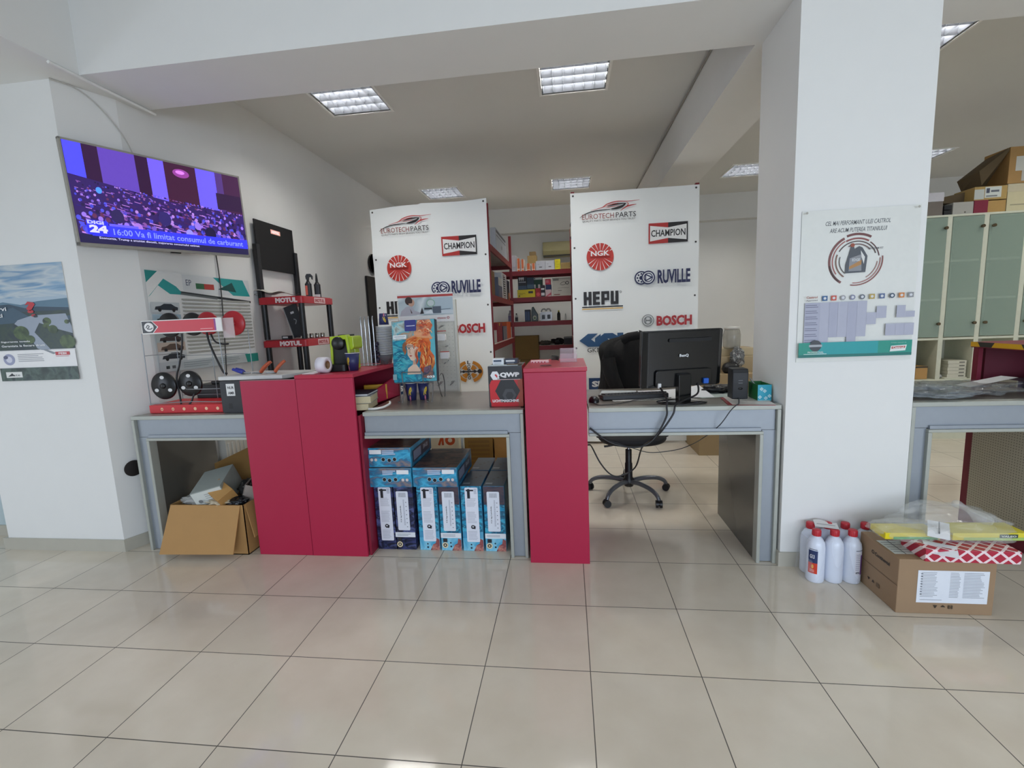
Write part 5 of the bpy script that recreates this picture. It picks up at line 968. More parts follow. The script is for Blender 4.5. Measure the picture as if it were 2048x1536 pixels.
def sheet_paper(label, x0, x1, y0, y1, z, rz, col='e6e6e2', curl=.0, name='paper_sheet'):
    t_ = Matrix.Translation(((x0+x1)/2, (y0+y1)/2, z)) @ Matrix.Rotation(rz, 4, 'Z'); w_, d_ = (x1-x0)/2, (y1-y0)/2; q = MB()
    q.T = t_; q.sheet(lambda a, b: (-w_+2*w_*a, -d_+2*d_*b, .0012+curl*(a**3)*b), 8, 6, M(col, rough=.5)); o = q.build(name); return tag(o, label, 'paper')
sheet_paper('white papers under the keyboard on the right desk', .20, .60, .24, .50, DT, .10)
sheet_paper('shiny plastic sleeve with papers behind the keyboard', .16, .40, .47, .66, DT, -.15, 'c9d0d2')
sheet_paper('curled white sheet right of the keyboard under the monitor', .42, .84, .30, .62, DT+.0014, .03, 'f2f4f6', .03)
sheet_paper('pale green plastic folder behind the monitor base', .72, .98, .30, .60, DT, .25, 'bccac4', .02)
sheet_paper('papers with a red edge under the speaker and tissue box', .88, 1.105, .03, .30, DT, -.12, 'dcd8d2', .004)
t = thing('red_edged_folder', 'red edged folder sticking out under the papers at the desk corner', 'folder', (1.0, .1, DT)); q = MB(); q.T = Matrix.Translation((.985, .15, DT)) @ Matrix.Rotation(-.14, 4, 'Z'); q.box(-.13, .115, -.13, .12, 0, .001, M('a02c34', rough=.4)); q.build('cover', t, world=True)
t = thing('keyboard', 'black computer keyboard on papers left of the monitor', 'keyboard', (.345, .36, DT+.0035), math.pi+.14); km = M('19191c', rough=.4)
q = MB(); q.prism([(-.075, 0), (.075, 0), (.075, .026), (.06, .030), (-.06, .014), (-.075, .010)], -.215, .205, km, axis='x'); q.build('body', t, bevel=.003)
q = MB()
for r_ in range(5):
    for c in range(18):
        cx = -.20+c*.0222; cy = -.052+r_*.024; z = .016+(cy+.06)*.133; q.box(cx-.0092, cx+.0092, cy-.010, cy+.010, z-.004, z+.005, M('242428', rough=.45))
k_ = q.build('keys', t, bevel=.001); k_['kind'] = 'stuff'; k_['label'] = 'dark keys'
t = thing('computer_mouse', 'black computer mouse beside the red pedestal on the right desk', 'mouse', (.095, .235, DT), .1); q = MB()
q.grid(lambda a, b: ((lambda th, ph: (.032*math.cos(th)*math.cos(ph), .054*math.sin(th)*math.cos(ph), .036*abs(math.sin(ph))**.8))(a*2*math.pi, b*math.pi/2)), 24, 10, M('17171a', rough=.3)); q.build('body', t)
q = MB(); q.cyl((-.003, -.03, .030), (.003, -.03, .030), .008, M('8a8a8c', rough=.3), n=12); q.build('scroll_wheel', t)
t = thing('loudspeaker', 'small black desktop loudspeaker beside the tissue box', 'speaker', (.968, .27, DT), -.05); q = MB(); sm_ = M('1c1d20', rough=.5)
q.prism([(-.05, 0), (-.055, .10), (-.055, .16), (-.045, .185), (.05, .185), (.05, 0)], -.045, .045, sm_, axis='x'); q.T = Matrix(); q.build('cabinet', t, bevel=.005)
q = MB(); q.box(-.012, .012, -.0575, -.055, .098, .101, M('6c6e72', rough=.3)); q.box(-.012, .012, -.0575, -.055, .114, .117, M('6c6e72', rough=.3)); q.build('control_marks', t)
q = MB(); q.lathe([(.0001, -.0555), (.013, -.0555), (.014, -.052)], M('050506', rough=.4), axis='y', c=(0, 0, .066), sy=.5); q.build('bass_port', t)
t = thing('tissue_box', 'blue and green tissue box with flower pattern next to the pillar', 'tissue box', (1.095, .23, DT)); q = MB(); tg = M('2a7a44', rough=.4); tb = M('2fa9c4', rough=.35)
q.box(1.042, 1.118, .155, .157, DT, DT+.095, tb); q.box(1.042, 1.044, .157, .30, DT, DT+.095, tg); q.box(1.116, 1.118, .157, .30, DT, DT+.095, tg); q.box(1.042, 1.118, .298, .30, DT, DT+.098, tg); q.box(1.042, 1.118, .155, .30, DT, DT+.002, tg); q.build('box', t, world=True)
A = Art(.35)
for u, v in ((.038, .058), (.012, .022), (.065, .028), (.045, .016), (.02, .07)):
    for k in range(4): A.disc(u+.006*math.cos(k*1.57), v+.006*math.sin(k*1.57), .005, 'bfe6ee', n=10, raise_=(k == 0))
A.rect(0, 0, .076, .006, '7accdc'); A.build('flower_print', t, (1.042, .155, DT))
x = MB(); x.cyl((1.10, .20, DT+.01), (1.03, .25, DT+.125), .004, M('9a9c9e', rough=.3, metal=.6)); tag(x.build('pen'), 'grey pen standing in the tissue box', 'pen')
# papers and dark tray behind
blob('black_gadget', 'small black gadget with straps behind the loudspeaker', 'gadget', (.93, .50, DT+.024), (.10, .08, .026), M('1a1a1c', rough=.3), 4, .4)

# ================================================================ OFFICE CHAIR AND JACKET
CX, CY = .415, 1.10
t = thing('office_chair', 'black office chair on a grey five star base with castors behind the right desk', 'office chair', (CX, CY, 0), 0)
gr = M('6b6e74', rough=.3, metal=.5)
for k in range(5):
    a = math.radians(-55+72*k-.0); c, s = math.cos(a), math.sin(a); R_ = .335
    q = MB(); q.tube([(CX+.03*c, CY+.03*s, .115), (CX+.12*c, CY+.12*s, .128), (CX+.24*c, CY+.24*s, .120), (CX+.31*c, CY+.31*s, .092), (CX+R_*c, CY+R_*s, .058)], lambda u: .020-.005*u, gr, n=10); leg = q.build('base_leg', t, world=True)
    q = MB(); q.cyl((CX+R_*c, CY+R_*s, .05), (CX+R_*c, CY+R_*s, .075), .011, BLK)
    w0 = Vector((CX+R_*c, CY+R_*s, .029)); ax = Vector((math.cos(a+.9), math.sin(a+.9), 0)); q.cyl(w0-ax*.024, w0-ax*.006, .029, BLK, n=18); q.cyl(w0+ax*.006, w0+ax*.024, .029, BLK, n=18); q.cyl(w0-ax*.01, w0+ax*.01, .018, BLK, n=12)
    q.build('castor', t, world=True)
q = MB(); q.lathe([(.0001, .075), (.035, .075), (.045, .10), (.045, .135), (.032, .15), (.030, .27), (.026, .275), (.026, .385)], M('141416', rough=.4), c=(CX, CY, 0)); q.build('column_cover', t, world=True)
q = MB(); q.cyl((CX, CY, .38), (CX, CY, .46), .013, CHR); q.build('gas_lift', t, world=True)
q = MB(); q.box(CX-.09, CX+.09, CY-.08, CY+.10, .445, .470, BLK); q.tube([(CX-.05, CY-.02, .445), (CX-.16, CY-.03, .425), (CX-.20, CY-.03, .42)], .008, BLK); q.build('tilt_mechanism', t, world=True)
q = MB(); q.grid(lambda a, b: (lambda th, ph: (CX+.02+.27*math.copysign(abs(math.cos(th))**.7, math.cos(th))*math.cos(ph)**.5, CY+.25*math.copysign(abs(math.sin(th))**.7, math.sin(th))*math.cos(ph)**.5, .505+.055*math.sin(ph)))(a*2*math.pi, (b-.5)*math.pi*.998), 36, 14, M('17171a', rough=.7)); q.build('seat', t, world=True)
q = MB(); q.rbox(CX-.18, CX+.26, CY+.26, CY+.33, .62, 1.20, M('17171a', rough=.7), r=.08, axis='y'); q.box(CX-.03, CX+.05, CY+.20, CY+.26, .46, .80, BLK); q.build('backrest', t, world=True, bevel=.015)
for s_ in (-1, 1):
    q = MB(); px = CX+.03+s_*.29; q.tube([(px-s_*.10, CY, .48), (px, CY, .52), (px+s_*.01, CY-.02, .70), (px+s_*.005, CY-.12, .80), (px-.0, CY-.20, .79)], .016, BLK, n=8); q.rbox(px-.03, px+.03, CY-.24, CY+.04, .79, .815, BLK, r=.025); q.build('armrest', t, world=True, bevel=.004)
# jacket draped over the backrest
from mathutils import noise as _n
def jk(a, b):
    th = a*2*math.pi; z = .64+b*.70
    top = max(0, (z-1.12)/.22); sh = math.sqrt(max(0, 1-top**2.6)); wx = (.385-.05*math.sin(b*3.1))*max(.04, sh)*(1-.16*max(0, .25-b)); wy = (.115+.03*math.sin(b*2.6))*max(.05, sh**.7)
    c, s = math.cos(th), math.sin(th); ex = math.copysign(abs(c)**.75, c); ey = math.copysign(abs(s)**.75, s)
    f = _n.noise(Vector((c*2.2, s*1.2, z*3.2)))*.045+_n.noise(Vector((c*7, s*3, z*4)))*.020+.018*math.sin(th*9+z*5)*(1-top)
    return (.555+ex*(wx+f), 1.42+ey*(wy+f*.9), z+.03*_n.noise(Vector((c*3, s*3, 1)))-.05*(abs(ex)**2)*top)
t = thing('jacket', 'black jacket draped over the backrest of the office chair', 'jacket', (.5, 1.42, .62)); q = MB(); q.grid(jk, 72, 44, M('1b1a19', rough=.92, var=.15, scale=40, bump=.3)); q.build('body', t, world=True)
q = MB(); q.tube([(.40, 1.28, 1.27), (.46, 1.25, 1.30), (.60, 1.24, 1.31), (.72, 1.26, 1.28)], .035, M('141313', rough=.95)); q.build('collar', t, world=True)
q = MB(); q.tube([(.27, 1.27, 1.12), (.30, 1.235, .98), (.36, 1.225, .82), (.40, 1.24, .68)], lambda u: .062-.012*u, M('1d1c1b', rough=.92, bump=.3), n=14); q.build('sleeve', t, world=True)
q = MB(); q.tube([(.82, 1.30, 1.10), (.80, 1.25, .96), (.74, 1.235, .80), (.70, 1.25, .68)], lambda u: .062-.012*u, M('1d1c1b', rough=.92, bump=.3), n=14); q.build('sleeve', t, world=True)

# ================================================================ SHELVING RACKS AT THE BACK
RR = M('7f1a22', rough=.45)
def rack(label, x0, x1, y0, y1, H, zs, front='x1'):
    t = thing('metal_shelving_rack', label, 'shelving rack', ((x0+x1)/2, (y0+y1)/2, 0), 0)
    for px in (x0, x1-.04):
        for py in (y0, y1-.04):
            q = MB(); q.box(px, px+.04, py, py+.04, 0, H, RR); q.build('upright', t, world=True)
    for z in zs:
        q = MB(); q.box(x0+.01, x1-.01, y0+.01, y1-.01, z-.012, z, M('b9b2a8', rough=.6)); q.build('shelf_board', t, world=True)
        q = MB(); q.box(x0, x1, y0-.001, y0+.02, z-.075, z-.001, RR); q.box(x0, x1, y1-.02, y1+.001, z-.075, z-.001, RR); q.box(x1-.02, x1+.001, y0, y1, z-.075, z-.001, RR); q.box(x0-.001, x0+.02, y0, y1, z-.075, z-.001, RR); q.build('shelf_beam', t, world=True)
    return t
rack('red metal rack behind the left banner, seen end on through the gap', -2.30, -.925, 2.735, 4.93, 2.81, (2.37, 1.79, 1.20, .60, .1))
rack('red metal rack behind the right banner', .012, 1.385, 2.735, 4.93, 2.86, (2.37, 1.79, 1.20, .60))
RK = rack('red metal rack along the back wall, facing the gap between the banners', -1.6, .55, 5.02, 5.60, 2.93, (2.272, 1.845, 1.448, .5))
q = MB(); q.box(-.53, .55, 5.03, 5.59, 1.034, 1.046, M('b9b2a8', rough=.6)); q.build('shelf_board', RK, world=True); q = MB(); q.box(-.53, .55, 5.019, 5.04, .971, 1.045, RR); q.build('shelf_beam', RK, world=True)
BB = dict(); by = 5.05
def bx(nm, label, x0, x1, z0, z1, col, d=.22, y=by, draw=None, group='boxes on the back rack', cat='box', rz=0):
    t = thing(nm, label, cat, ((x0+x1)/2, y+d/2, z0), rz, group); w_ = (x1-x0)/2; q = MB(); m = M(col, rough=.5) if isinstance(col, str) else col
    q.box(-w_, w_, -d/2, d/2, 0, z1-z0, m); q.build('body', t, bevel=.002)
    if draw: A = Art(.4); draw(A, x1-x0, z1-z0); A.build('print', t, (-w_, -d/2-.0005, 0), local=True)
    return t
S1, S2, S3, S4 = 2.2725, 1.8455, 1.4485, 1.0465
bx('white_box', 'tall narrow white box beside the upright on the top back shelf', -.940, -.868, S1, 2.53, 'b9b6bb', draw=lambda A, W, H: A.lines(.01, .03, W-.01, H*.3, 3, '8a8890'))
for i, (a, b_, h, lb) in enumerate(((-.862, -.800, .205, 'tall orange and white box, leftmost orange one on the top back shelf'), (-.792, -.738, .190, 'white box with an orange band right of the tall orange box'), (-.708, -.632, .118, 'short orange and white box, middle of the orange ones'), (-.618, -.555, .116, 'short orange and white box nearest the pair of white boxes'))):
    bx('orange_box', lb, a, b_, S1, S1+h, 'dcd4cc', draw=lambda A, W, H: (A.rect(W*.25, 0, W*.85, H, 'd8703a'), A.rect(0, H*.12, W*.9, H*.2, 'e6d8cc')))
bx('cardboard_box', 'brown cardboard box standing behind the orange boxes on the top back shelf', -.70, -.545, S1, 2.545, '8f7646', y=5.30)
bx('cardboard_box', 'small brown carton on top of the brown cardboard box on the back rack', -.665, -.56, 2.546, 2.61, '7c6640', y=5.31, d=.18)
for a, b_, lb in ((-.545, -.393, 'left one of two white boxes side by side on the top back shelf'), (-.390, -.246, 'right one of two white boxes side by side, next to the yellow boxes')):
    bx('white_box', lb, a, b_, S1, S1+.145, 'c4c8d0', draw=lambda A, W, H: (A.rect(W*.35, H*.28, W*.65, H*.38, '5a5e66'), A.rect(W*.2, H*.62, W*.35, H*.66, '8a8e96')))
for z, lb in ((S1, 'lower one of two stacked yellow boxes on the top back shelf'), (S1+.081, 'upper one of two stacked yellow boxes on the top back shelf')):
    bx('yellow_box', lb, -.236, -.150, z, z+.078, 'd9cf1c', draw=lambda A, W, H: A.lines(.015, .02, W-.02, H-.02, 3, 'a89c14'))
bx('cardboard_box', 'flat brown carton right of the yellow boxes on the top back shelf', -.14, .07, S1, 2.372, '98804c', draw=lambda A, W, H: A.text('TRW', W*.6, .02, .06, .02, '6a5630'))
bx('yellow_carton', 'long yellow carton with a black window mark on the second back shelf', -.864, -.572, S2, 1.972, 'cfc01e', draw=lambda A, W, H: (A.rect(W*.62, H*.5, W*.88, H*.78, '22221c'), A.rect(.02, H*.5, W*.45, H*.54, '6a6418'), A.rect(.02, H*.35, W*.3, H*.39, '6a6418'), A.disc(.03, H*.2, .012, '5a5418')))
bx('black_box', 'black box with a white pattern standing on the yellow carton', -.850, -.705, 1.973, 2.18, '22262c', draw=lambda A, W, H: ([A.poly([(W*(.1+.2*k), H*.9), (W*(.2+.2*k), H*.65), (W*(.3+.2*k), H*.9), (W*(.2+.2*k), H*.98)], 'c8ccca') for k in range(3)], A.rect(W*.1, H*.55, W*.9, H*.62, '9aa4aa'), A.rect(0, 0, W, H*.3, '2c4258')))
bx('navy_box', 'dark blue box beside the black patterned box on the second back shelf', -.700, -.588, 1.973, 2.165, '26384a', draw=lambda A, W, H: A.rect(0, H*.1, W, H*.4, '3a5468'))
bx('red_box', 'small red box under the green box on the second back shelf', -.566, -.480, S2, 1.985, '9a2028', draw=lambda A, W, H: A.disc(W*.5, H*.3, .03, 'c84a4c'))
bx('green_box', 'green box with a white top and two white strips on the back rack', -.605, -.455, 1.986, 2.162, '245238', draw=lambda A, W, H: (A.rect(0, H*.80, W, H, 'd0d4cc'), A.rect(W*.12, 0, W*.28, H*.36, 'd8dcd6'), A.rect(W*.55, 0, W*.78, H*.36, 'd8dcd6'), A.disc(W*.2, H*.9, .010, '2a4a3a')), y=5.10)
bx('label_box', 'lower small dark box with a white label on the second back shelf', -.476, -.412, S2, 1.935, '2a2430', draw=lambda A, W, H: A.rect(.004, H*.2, W-.004, H*.7, 'd0d2d4'))
bx('label_box', 'upper small dark box with a white label on the second back shelf', -.476, -.414, 1.936, 2.03, '2e2a34', draw=lambda A, W, H: A.rect(.004, H*.2, W-.004, H*.5, 'd0d2d4'), d=.20)
bx('red_white_box', 'pink and white box at the bottom of the small stack by the grey box', -.402, -.308, S2, 1.955, 'd8c0c4', draw=lambda A, W, H: A.poly([(0, 0), (W, H*.6), (W, H*.2), (W*.3, 0)], 'c25a68'))
bx('blue_box', 'dark blue box in the middle of the small stack by the grey box', -.398, -.306, 1.956, 2.035, '22305c')
bx('pink_box', 'bright pink box on top of the small stack by the grey box', -.402, -.312, 2.036, 2.125, 'c23850', draw=lambda A, W, H: A.lines(.012, .03, W-.02, H-.02, 3, 'e8a0ac'))
bx('grey_white_box', 'large light grey box with a drawn car part on the second back shelf', -.288, .015, S2, 2.138, 'c2c1b8', draw=lambda A, W, H: (A.stroke([(W*.42, H*.62), (W*.5, H*.72), (W*.65, H*.76), (W*.72, H*.66), (W*.6, H*.6), (W*.45, H*.6)], .006, '2c2c2c'), A.disc(W*.80, H*.70, .028, '2c2c2c'), A.disc(W*.80, H*.70, .018, 'c2c1b8'), A.rect(W*.3, H*.42, W*.9, H*.44, '8a8a84'), A.rect(W*.3, H*.28, W*.5, H*.31, '6a6a66'), A.rect(W*.08, H*.06, W*.4, H*.10, '7a3430'), A.rect(W*.05, H*.84, W*.35, H*.94, '77766e')))
def bottle(nm, label, x0, z0, r, h, col, capc=None, y=5.14, neck=.4, sx=1, cat='bottle', grp='bottles on the back rack', alpha=1, lab=None):
    t = thing(nm, label, cat, (x0, y, z0), 0, grp); m = M(col, rough=.3, alpha=alpha); hb = h*.72
    q = MB(); q.lathe([(.0001, 0), (r*.95, 0), (r, .006), (r, hb*.9), (r*.8, hb), (r*neck, hb+.02), (r*neck, h*.86)], m, n=18, sx=sx); q.build('bottle', t)
    q = MB(); q.lathe([(r*neck*1.15, h*.86), (r*neck*1.15, h*.98), (.0001, h)], M(capc or col, rough=.4), n=14); q.build('cap', t)
    if lab:
        q = MB(); q.lathe([(r+.0008, hb*.15), (r+.0008, hb*.75)], M(lab, rough=.4), n=18, sx=sx); q.build('label', t)
    return t
bottle('oil_bottle', 'white and purple bottle standing left of the upright on the third back shelf', -1.01, S3, .036, .20, 'c9ccd6', lab='8a88b0')
bottle('oil_bottle', 'small white and dark bottle just right of the upright on the third back shelf', -.905, S3, .024, .145, 'c8c8c4', '1c1c20', lab='3a3a40')
bx('blue_can_pack', 'dark blue shrink wrapped can pack on the third back shelf', -.757, -.668, S3, 1.645, '1c2436', group=None, cat='can pack', draw=lambda A, W, H: (A.rect(.006, .02, W*.45, H*.85, '2c4468'), A.rect(W*.52, .02, W-.006, H*.85, '2c4468')))
t = thing('motor_oil_jug', 'dark green motor oil jug with a slanted spout on the third back shelf', 'bottle', (-.595, 5.15, S3)); q = MB(); q.prism([(-.057, 0), (.055, 0), (.057, .11), (.02, .17), (-.02, .245), (-.045, .235), (-.057, .16)], -.035, .035, M('20332a', rough=.3), axis='y'); q.build('jug', t, bevel=.008)
A = Art(.4); A.disc(.055, .06, .03, 'b8b8a0', rv=.038); A.disc(.055, .055, .020, '4a6a3a'); A.build('label', t, (-.057, -.0360, 0), local=True)
t = thing('clear_canister', 'clear plastic canister with two handles on the third back shelf', 'canister', (-.405, 5.15, S3)); q = MB(); m = M('aab0b4', rough=.12, alpha=.55, coat=.4); q.rbox(-.10, .10, -.06, .06, 0, .15, m, r=.025, axis='y'); q.tube([(-.08, 0, .15), (-.06, 0, .19), (-.02, 0, .195), (0, 0, .17), (.02, 0, .195), (.06, 0, .19), (.08, 0, .15)], .012, m); q.build('body', t, bevel=.006)
q = MB(); q.box(-.07, -.02, -.0625, -.06, .03, .10, M('3c444a', rough=.4)); q.build('label', t)
q = MB(); q.box(.02, .07, -.0625, -.06, .03, .10, M('3c444a', rough=.4)); q.build('label', t)
bottle('spray_can', 'black spray can with a yellow cap on the third back shelf', -.197, S3, .028, .165, '1e1e1c', 'd0c020')
bottle('marker_pen', 'slim white marker standing alone on the third back shelf', -.085, S3, .010, .11, 'dcdcd6', cat='pen', grp=None)
brown_box('cardboard_box', 'large brown box low on the back rack beside the upright', (-.76, 5.25, .815), (.42, .3, .395), 0, '7d6332', False)
brown_box('cardboard_box', 'brown box at the bottom of the back rack under the large brown box', (-.71, 5.24, .505), (.31, .3, .305), 0, '7a6236', False)
blob('tool_pile', 'pile of pale gloves and black tools on the fourth back shelf', 'tools', (-.43, 5.16, S4+.035), (.11, .08, .035), M('4a463e', rough=.5), 3, .6)
blob('black_hose', 'black coiled hose on the fourth back shelf right of the gloves', 'hose', (-.22, 5.20, S4+.05), (.11, .08, .05), M('1a1a1c', rough=.5), 6, .5)
bx('black_box', 'black box with a grey rim at the right end of the fourth back shelf', -.122, .04, S4, 1.17, '141416', group=None, draw=lambda A, W, H: A.rect(0, H*.85, W, H, '6a6c6c'))
# things on the left rack, seen end on
LX = -1.06
def lb_(nm, label, x0, x1, y0, y1, z0, z1, col, draw=None, cat='box'):
    t = thing(nm, label, cat, ((x0+x1)/2, (y0+y1)/2, z0), 0, 'boxes on the left rack'); q = MB(); q.box(x0, x1, y0, y1, z0, z1, M(col, rough=.5) if isinstance(col, str) else col); q.build('body', t, world=True, bevel=.002)
    if draw: A = Art(.4); draw(A, y1-y0, z1-z0); A.build('print', t, (x1+.0005, y0, z0), (0, 1, 0), (0, 0, 1))
    return t
lb_('white_box', 'tall white box with black stripes on the top shelf behind the left banner edge', -1.25, -.96, 2.80, 3.05, 2.371, 2.72, 'cfcac6', lambda A, W, H: [A.rect(.04, H*(.5+.13*k), W*.6, H*(.53+.13*k), '3a3a3c', k == 0) for k in range(3)])
lb_('white_box', 'large white box with blue print on the top shelf of the left rack', -1.30, -.955, 3.45, 4.55, 2.371, 2.68, 'b7bcc4', lambda A, W, H: (A.rect(.05, H*.84, W*.9, H*.94, '30343c'), A.rect(.05, H*.70, W*.9, H*.75, '5a606a'), A.disc(W*.5, H*.4, .03, '3a4a52')))
lb_('cardboard_box', 'brown box on the second shelf of the left rack', -1.30, -1.0, 3.0, 3.5, 1.791, 2.12, '7a5c30')
lb_('striped_box', 'box with a black and white ladder pattern on the second shelf of the left rack', -1.20, -.965, 3.95, 4.45, 1.791, 2.16, 'cfd0d0', lambda A, W, H: (A.rect(W*.25, .02, W*.75, H-.02, '1c1c20'), [A.rect(W*.35, H*(.08+.09*k), W*.65, H*(.12+.09*k), 'e0e0e0', k == 0) for k in range(10)]))
lb_('grey_box', 'grey and white box beside the ladder patterned box', -1.20, -.96, 3.55, 3.92, 1.791, 2.06, '5a6072', lambda A, W, H: A.rect(0, H*.6, W, H, 'c8c4bc'))
lb_('dark_box', 'dark box with an orange bottom at the far end of the second left shelf', -1.22, -.97, 4.50, 4.86, 1.791, 2.10, '343440', lambda A, W, H: A.rect(W*.5, 0, W, H*.4, 'b0663c'))
lb_('white_box', 'white box hanging low on the third shelf of the left rack', -1.22, -.98, 2.95, 3.35, 1.201, 1.36, 'c8c4be')
lb_('red_canister', 'red canister box with a yellow cap on the third shelf of the left rack', -1.20, -.975, 3.40, 3.85, 1.201, 1.45, '8c1a2a', lambda A, W, H: A.rect(W*.3, H*.85, W*.5, H, 'd0b020'))
lb_('orange_box', 'orange box at the far end of the third left shelf', -1.20, -.975, 4.35, 4.85, 1.201, 1.46, 'cc5a24')
lb_('dark_box', 'dark blue and white boxes between the red canister and the orange box', -1.20, -.97, 3.90, 4.32, 1.201, 1.40, '2a2c3c', lambda A, W, H: [A.rect(W*(.1+.25*k), 0, W*(.2+.25*k), H, 'b8b8bc', k == 0) for k in range(4)])
t = thing('white_drum', 'pale round container stack with a yellow bottom on the left rack', 'container', (-1.08, 3.2, 1.46)); q = MB(); q.lathe([(.0001, 0), (.10, 0), (.10, .02), (.10, .05)], M('b8b020', rough=.4), c=(-1.08, 3.12, 1.3615), n=24); q.lathe([(.10, .05), (.10, .26), (.0001, .265)], M('b9b8ae', rough=.4), c=(-1.08, 3.12, 1.3615), n=24); q.build('drum', t, world=True)
# air conditioner and spray can near the right banner
t = thing('air_conditioner', 'beige wall air conditioner on the back wall between the banners', 'air conditioner', (-.25, 6.1, 2.66)); ab = M('a39c72', rough=.4)
q = MB(); q.prism([(6.19, 2.60), (6.02, 2.62), (5.99, 2.70), (6.0, 2.86), (6.19, 2.88)], -.47, .12, ab, axis='x'); q.build('housing', t, world=True, bevel=.01); q = MB(); q.box(-.46, .11, 6.0, 6.05, 2.608, 2.63, M('3a3830', rough=.5)); q.build('air_outlet', t, world=True)
bottle('spray_can', 'yellow and black spray can standing high on the rack behind the right banner edge', .03, 2.371, .033, .25, '26241c', 'c8b828', y=2.84, lab='b8b49c')

# ================================================================ BEHIND THE PILLAR
brown_box('cardboard_box', 'wide brown box at the bottom of the stack between monitor and pillar', (1.58, 2.47, 0), (.62, .56, .62), 0, 'a08a66')
brown_box('cardboard_box', 'second brown box in the stack between monitor and pillar', (1.58, 2.47, .6215), (.58, .54, .225), .02, 'ab9570')
brown_box('cardboard_box', 'third brown box in the stack between monitor and pillar', (1.60, 2.56, .848), (.56, .36, .16), -.03, 'b7a482')
brown_box('cardboard_box', 'top pale carton of the stack between monitor and pillar', (1.64, 2.60, 1.0095), (.50, .30, .08), .03, 'c4b595')
blob('black_basket', 'black plastic basket in front of the cartons beside the pillar', 'basket', (1.60, 2.29, .898), (.085, .06, .065), BLK, 1, .12, flat=.8)
t = thing('plastic_jar', '', 'jar', (1.66, 2.46, 1.091)); t['label'] = 'wide clear plastic jar on top of the carton stack beside the pillar'
q = MB(); q.lathe([(.0001, 0), (.075, 0), (.085, .02), (.088, .14), (.078, .18), (.07, .20)], M('a9a69a', rough=.15, alpha=.6), c=(0, 0, 0), n=22); q.build('jar', t); q = MB(); q.lathe([(.072, .20), (.076, .20), (.076, .225), (.0001, .228)], M('d4d2ca', rough=.3), n=22); q.build('lid', t)
blob('parts_bag', 'clear bag of dark metal parts standing before the jar beside the pillar', 'plastic bag', (1.68, 2.34, 1.0), (.07, .045, .11), MR('bag_of_parts', ['1c1c1c', '8a8c8c', '2c2c2c', 'b8b8b4', '3a3a38'], 30, (1, 1, 1), .3), 7, .3, flat=.85)
# ================================================================ RIGHT SIDE: COOLANT BOTTLES, BOX, PARCELS
WP = M('dfe6f4', rough=.3, coat=.15, var=.02)
def coolant(label, x0, y0, front):
    t = thing('coolant_bottle', label, 'bottle', (x0, y0, 0), 0, 'white coolant bottles by the pillar')
    q = MB(); q.lathe([(.0001, .001), (.040, .001), (.0445, .008), (.0445, .060), (.0435, .068), (.0445, .076), (.0445, .195), (.041, .220), (.028, .245), (.018, .252), (.017, .262)], WP, n=28); q.build('bottle', t)
    q = MB(); q.lathe([(.021, .258), (.0215, .262), (.021, .288), (.019, .291), (.0001, .291)], M('c42a36', rough=.4), n=22)
    for k in range(16): a = k*math.pi/8; q.cyl((.021*math.cos(a), .021*math.sin(a), .260), (.0207*math.cos(a), .0207*math.sin(a), .286), .0012, M('a8202c', rough=.4), n=4)
    q.build('cap', t)
    if front:
        A = Art(.35, sub=.08); cfg = {'red': ('2b3a66', 'd2402c', -2.3, .4), 'purple': ('e2e4ee', '6a3a8a', -1.2, .35)}[front]
        off = cfg[2]
        A.rect(-.5, .055, .5, .185, cfg[0]); A.rect(-.5, .055, .5, .115, cfg[1]) if front == 'red' else A.rect(.15, .055, .5, .165, cfg[1]); A.rect(-.45, .19, .45, .193, '2a2c34')
        if front == 'red': A.text('G13', -.32, .140, .5, .022, 'e8eaf0', .03); A.disc(.0, .095, .12, 'e8b060', rv=.012); A.lines(-.3, .065, .3, .08, 2, 'f0c8c0')
        else: A.lines(-.42, .08, .1, .175, 9, 'a9acc0'); A.text('ANTIGEL', -.40, .062, .5, .012, '3a3c50', .03)
        A.build('label', t, fn=lambda u, v, l: ((.0449+l*.5)*math.cos(off+u*1.0), (.0449+l*.5)*math.sin(off+u*1.0), v), local=True)
    return t
coolant('front left white coolant bottle with a blue and red label by the pillar', 1.250, -.142, 'red')
plain = coolant('middle front white coolant bottle with its blank side showing', 1.342, -.142, None)
pp = coolant('front right coolant bottle with a purple label edge, touching the brown box', 1.4315, -.142, 'purple')
copy_tree(plain, loc=(1.262, -.052, 0), label='rear left coolant bottle of the group, half hidden beside the pillar skirting')
copy_tree(plain, loc=(1.4430, -.052, 0), label='rear right coolant bottle of the group, behind the one with the purple label')
copy_tree(plain, loc=(1.352, -.052, 0), label='rear middle coolant bottle under the white receipt')
copy_tree(plain, loc=(1.545, -.052, 0), label='coolant bottle standing alone behind the brown box, only its cap visible')
t = thing('shrink_wrap', 'clear shrink wrap around the white coolant bottles', 'plastic wrap', (1.34, -.1, 0)); q = MB()
def wr(a, b):
    th = a*2*math.pi; c, s = math.cos(th), math.sin(th); r1 = _n.noise(Vector((c*3, s*3, b*5)))
    return (1.336+math.copysign(abs(c)**.45, c)*(.146+.008*r1)*(1-.12*b), -.097+math.copysign(abs(s)**.45, s)*(.093+.003*r1)*(1-.25*b*b), .004+b*.232)
q.grid(wr, 60, 10, M('e6eaf2', rough=.12, alpha=.13, coat=.3)); q.build('film', t, world=True)
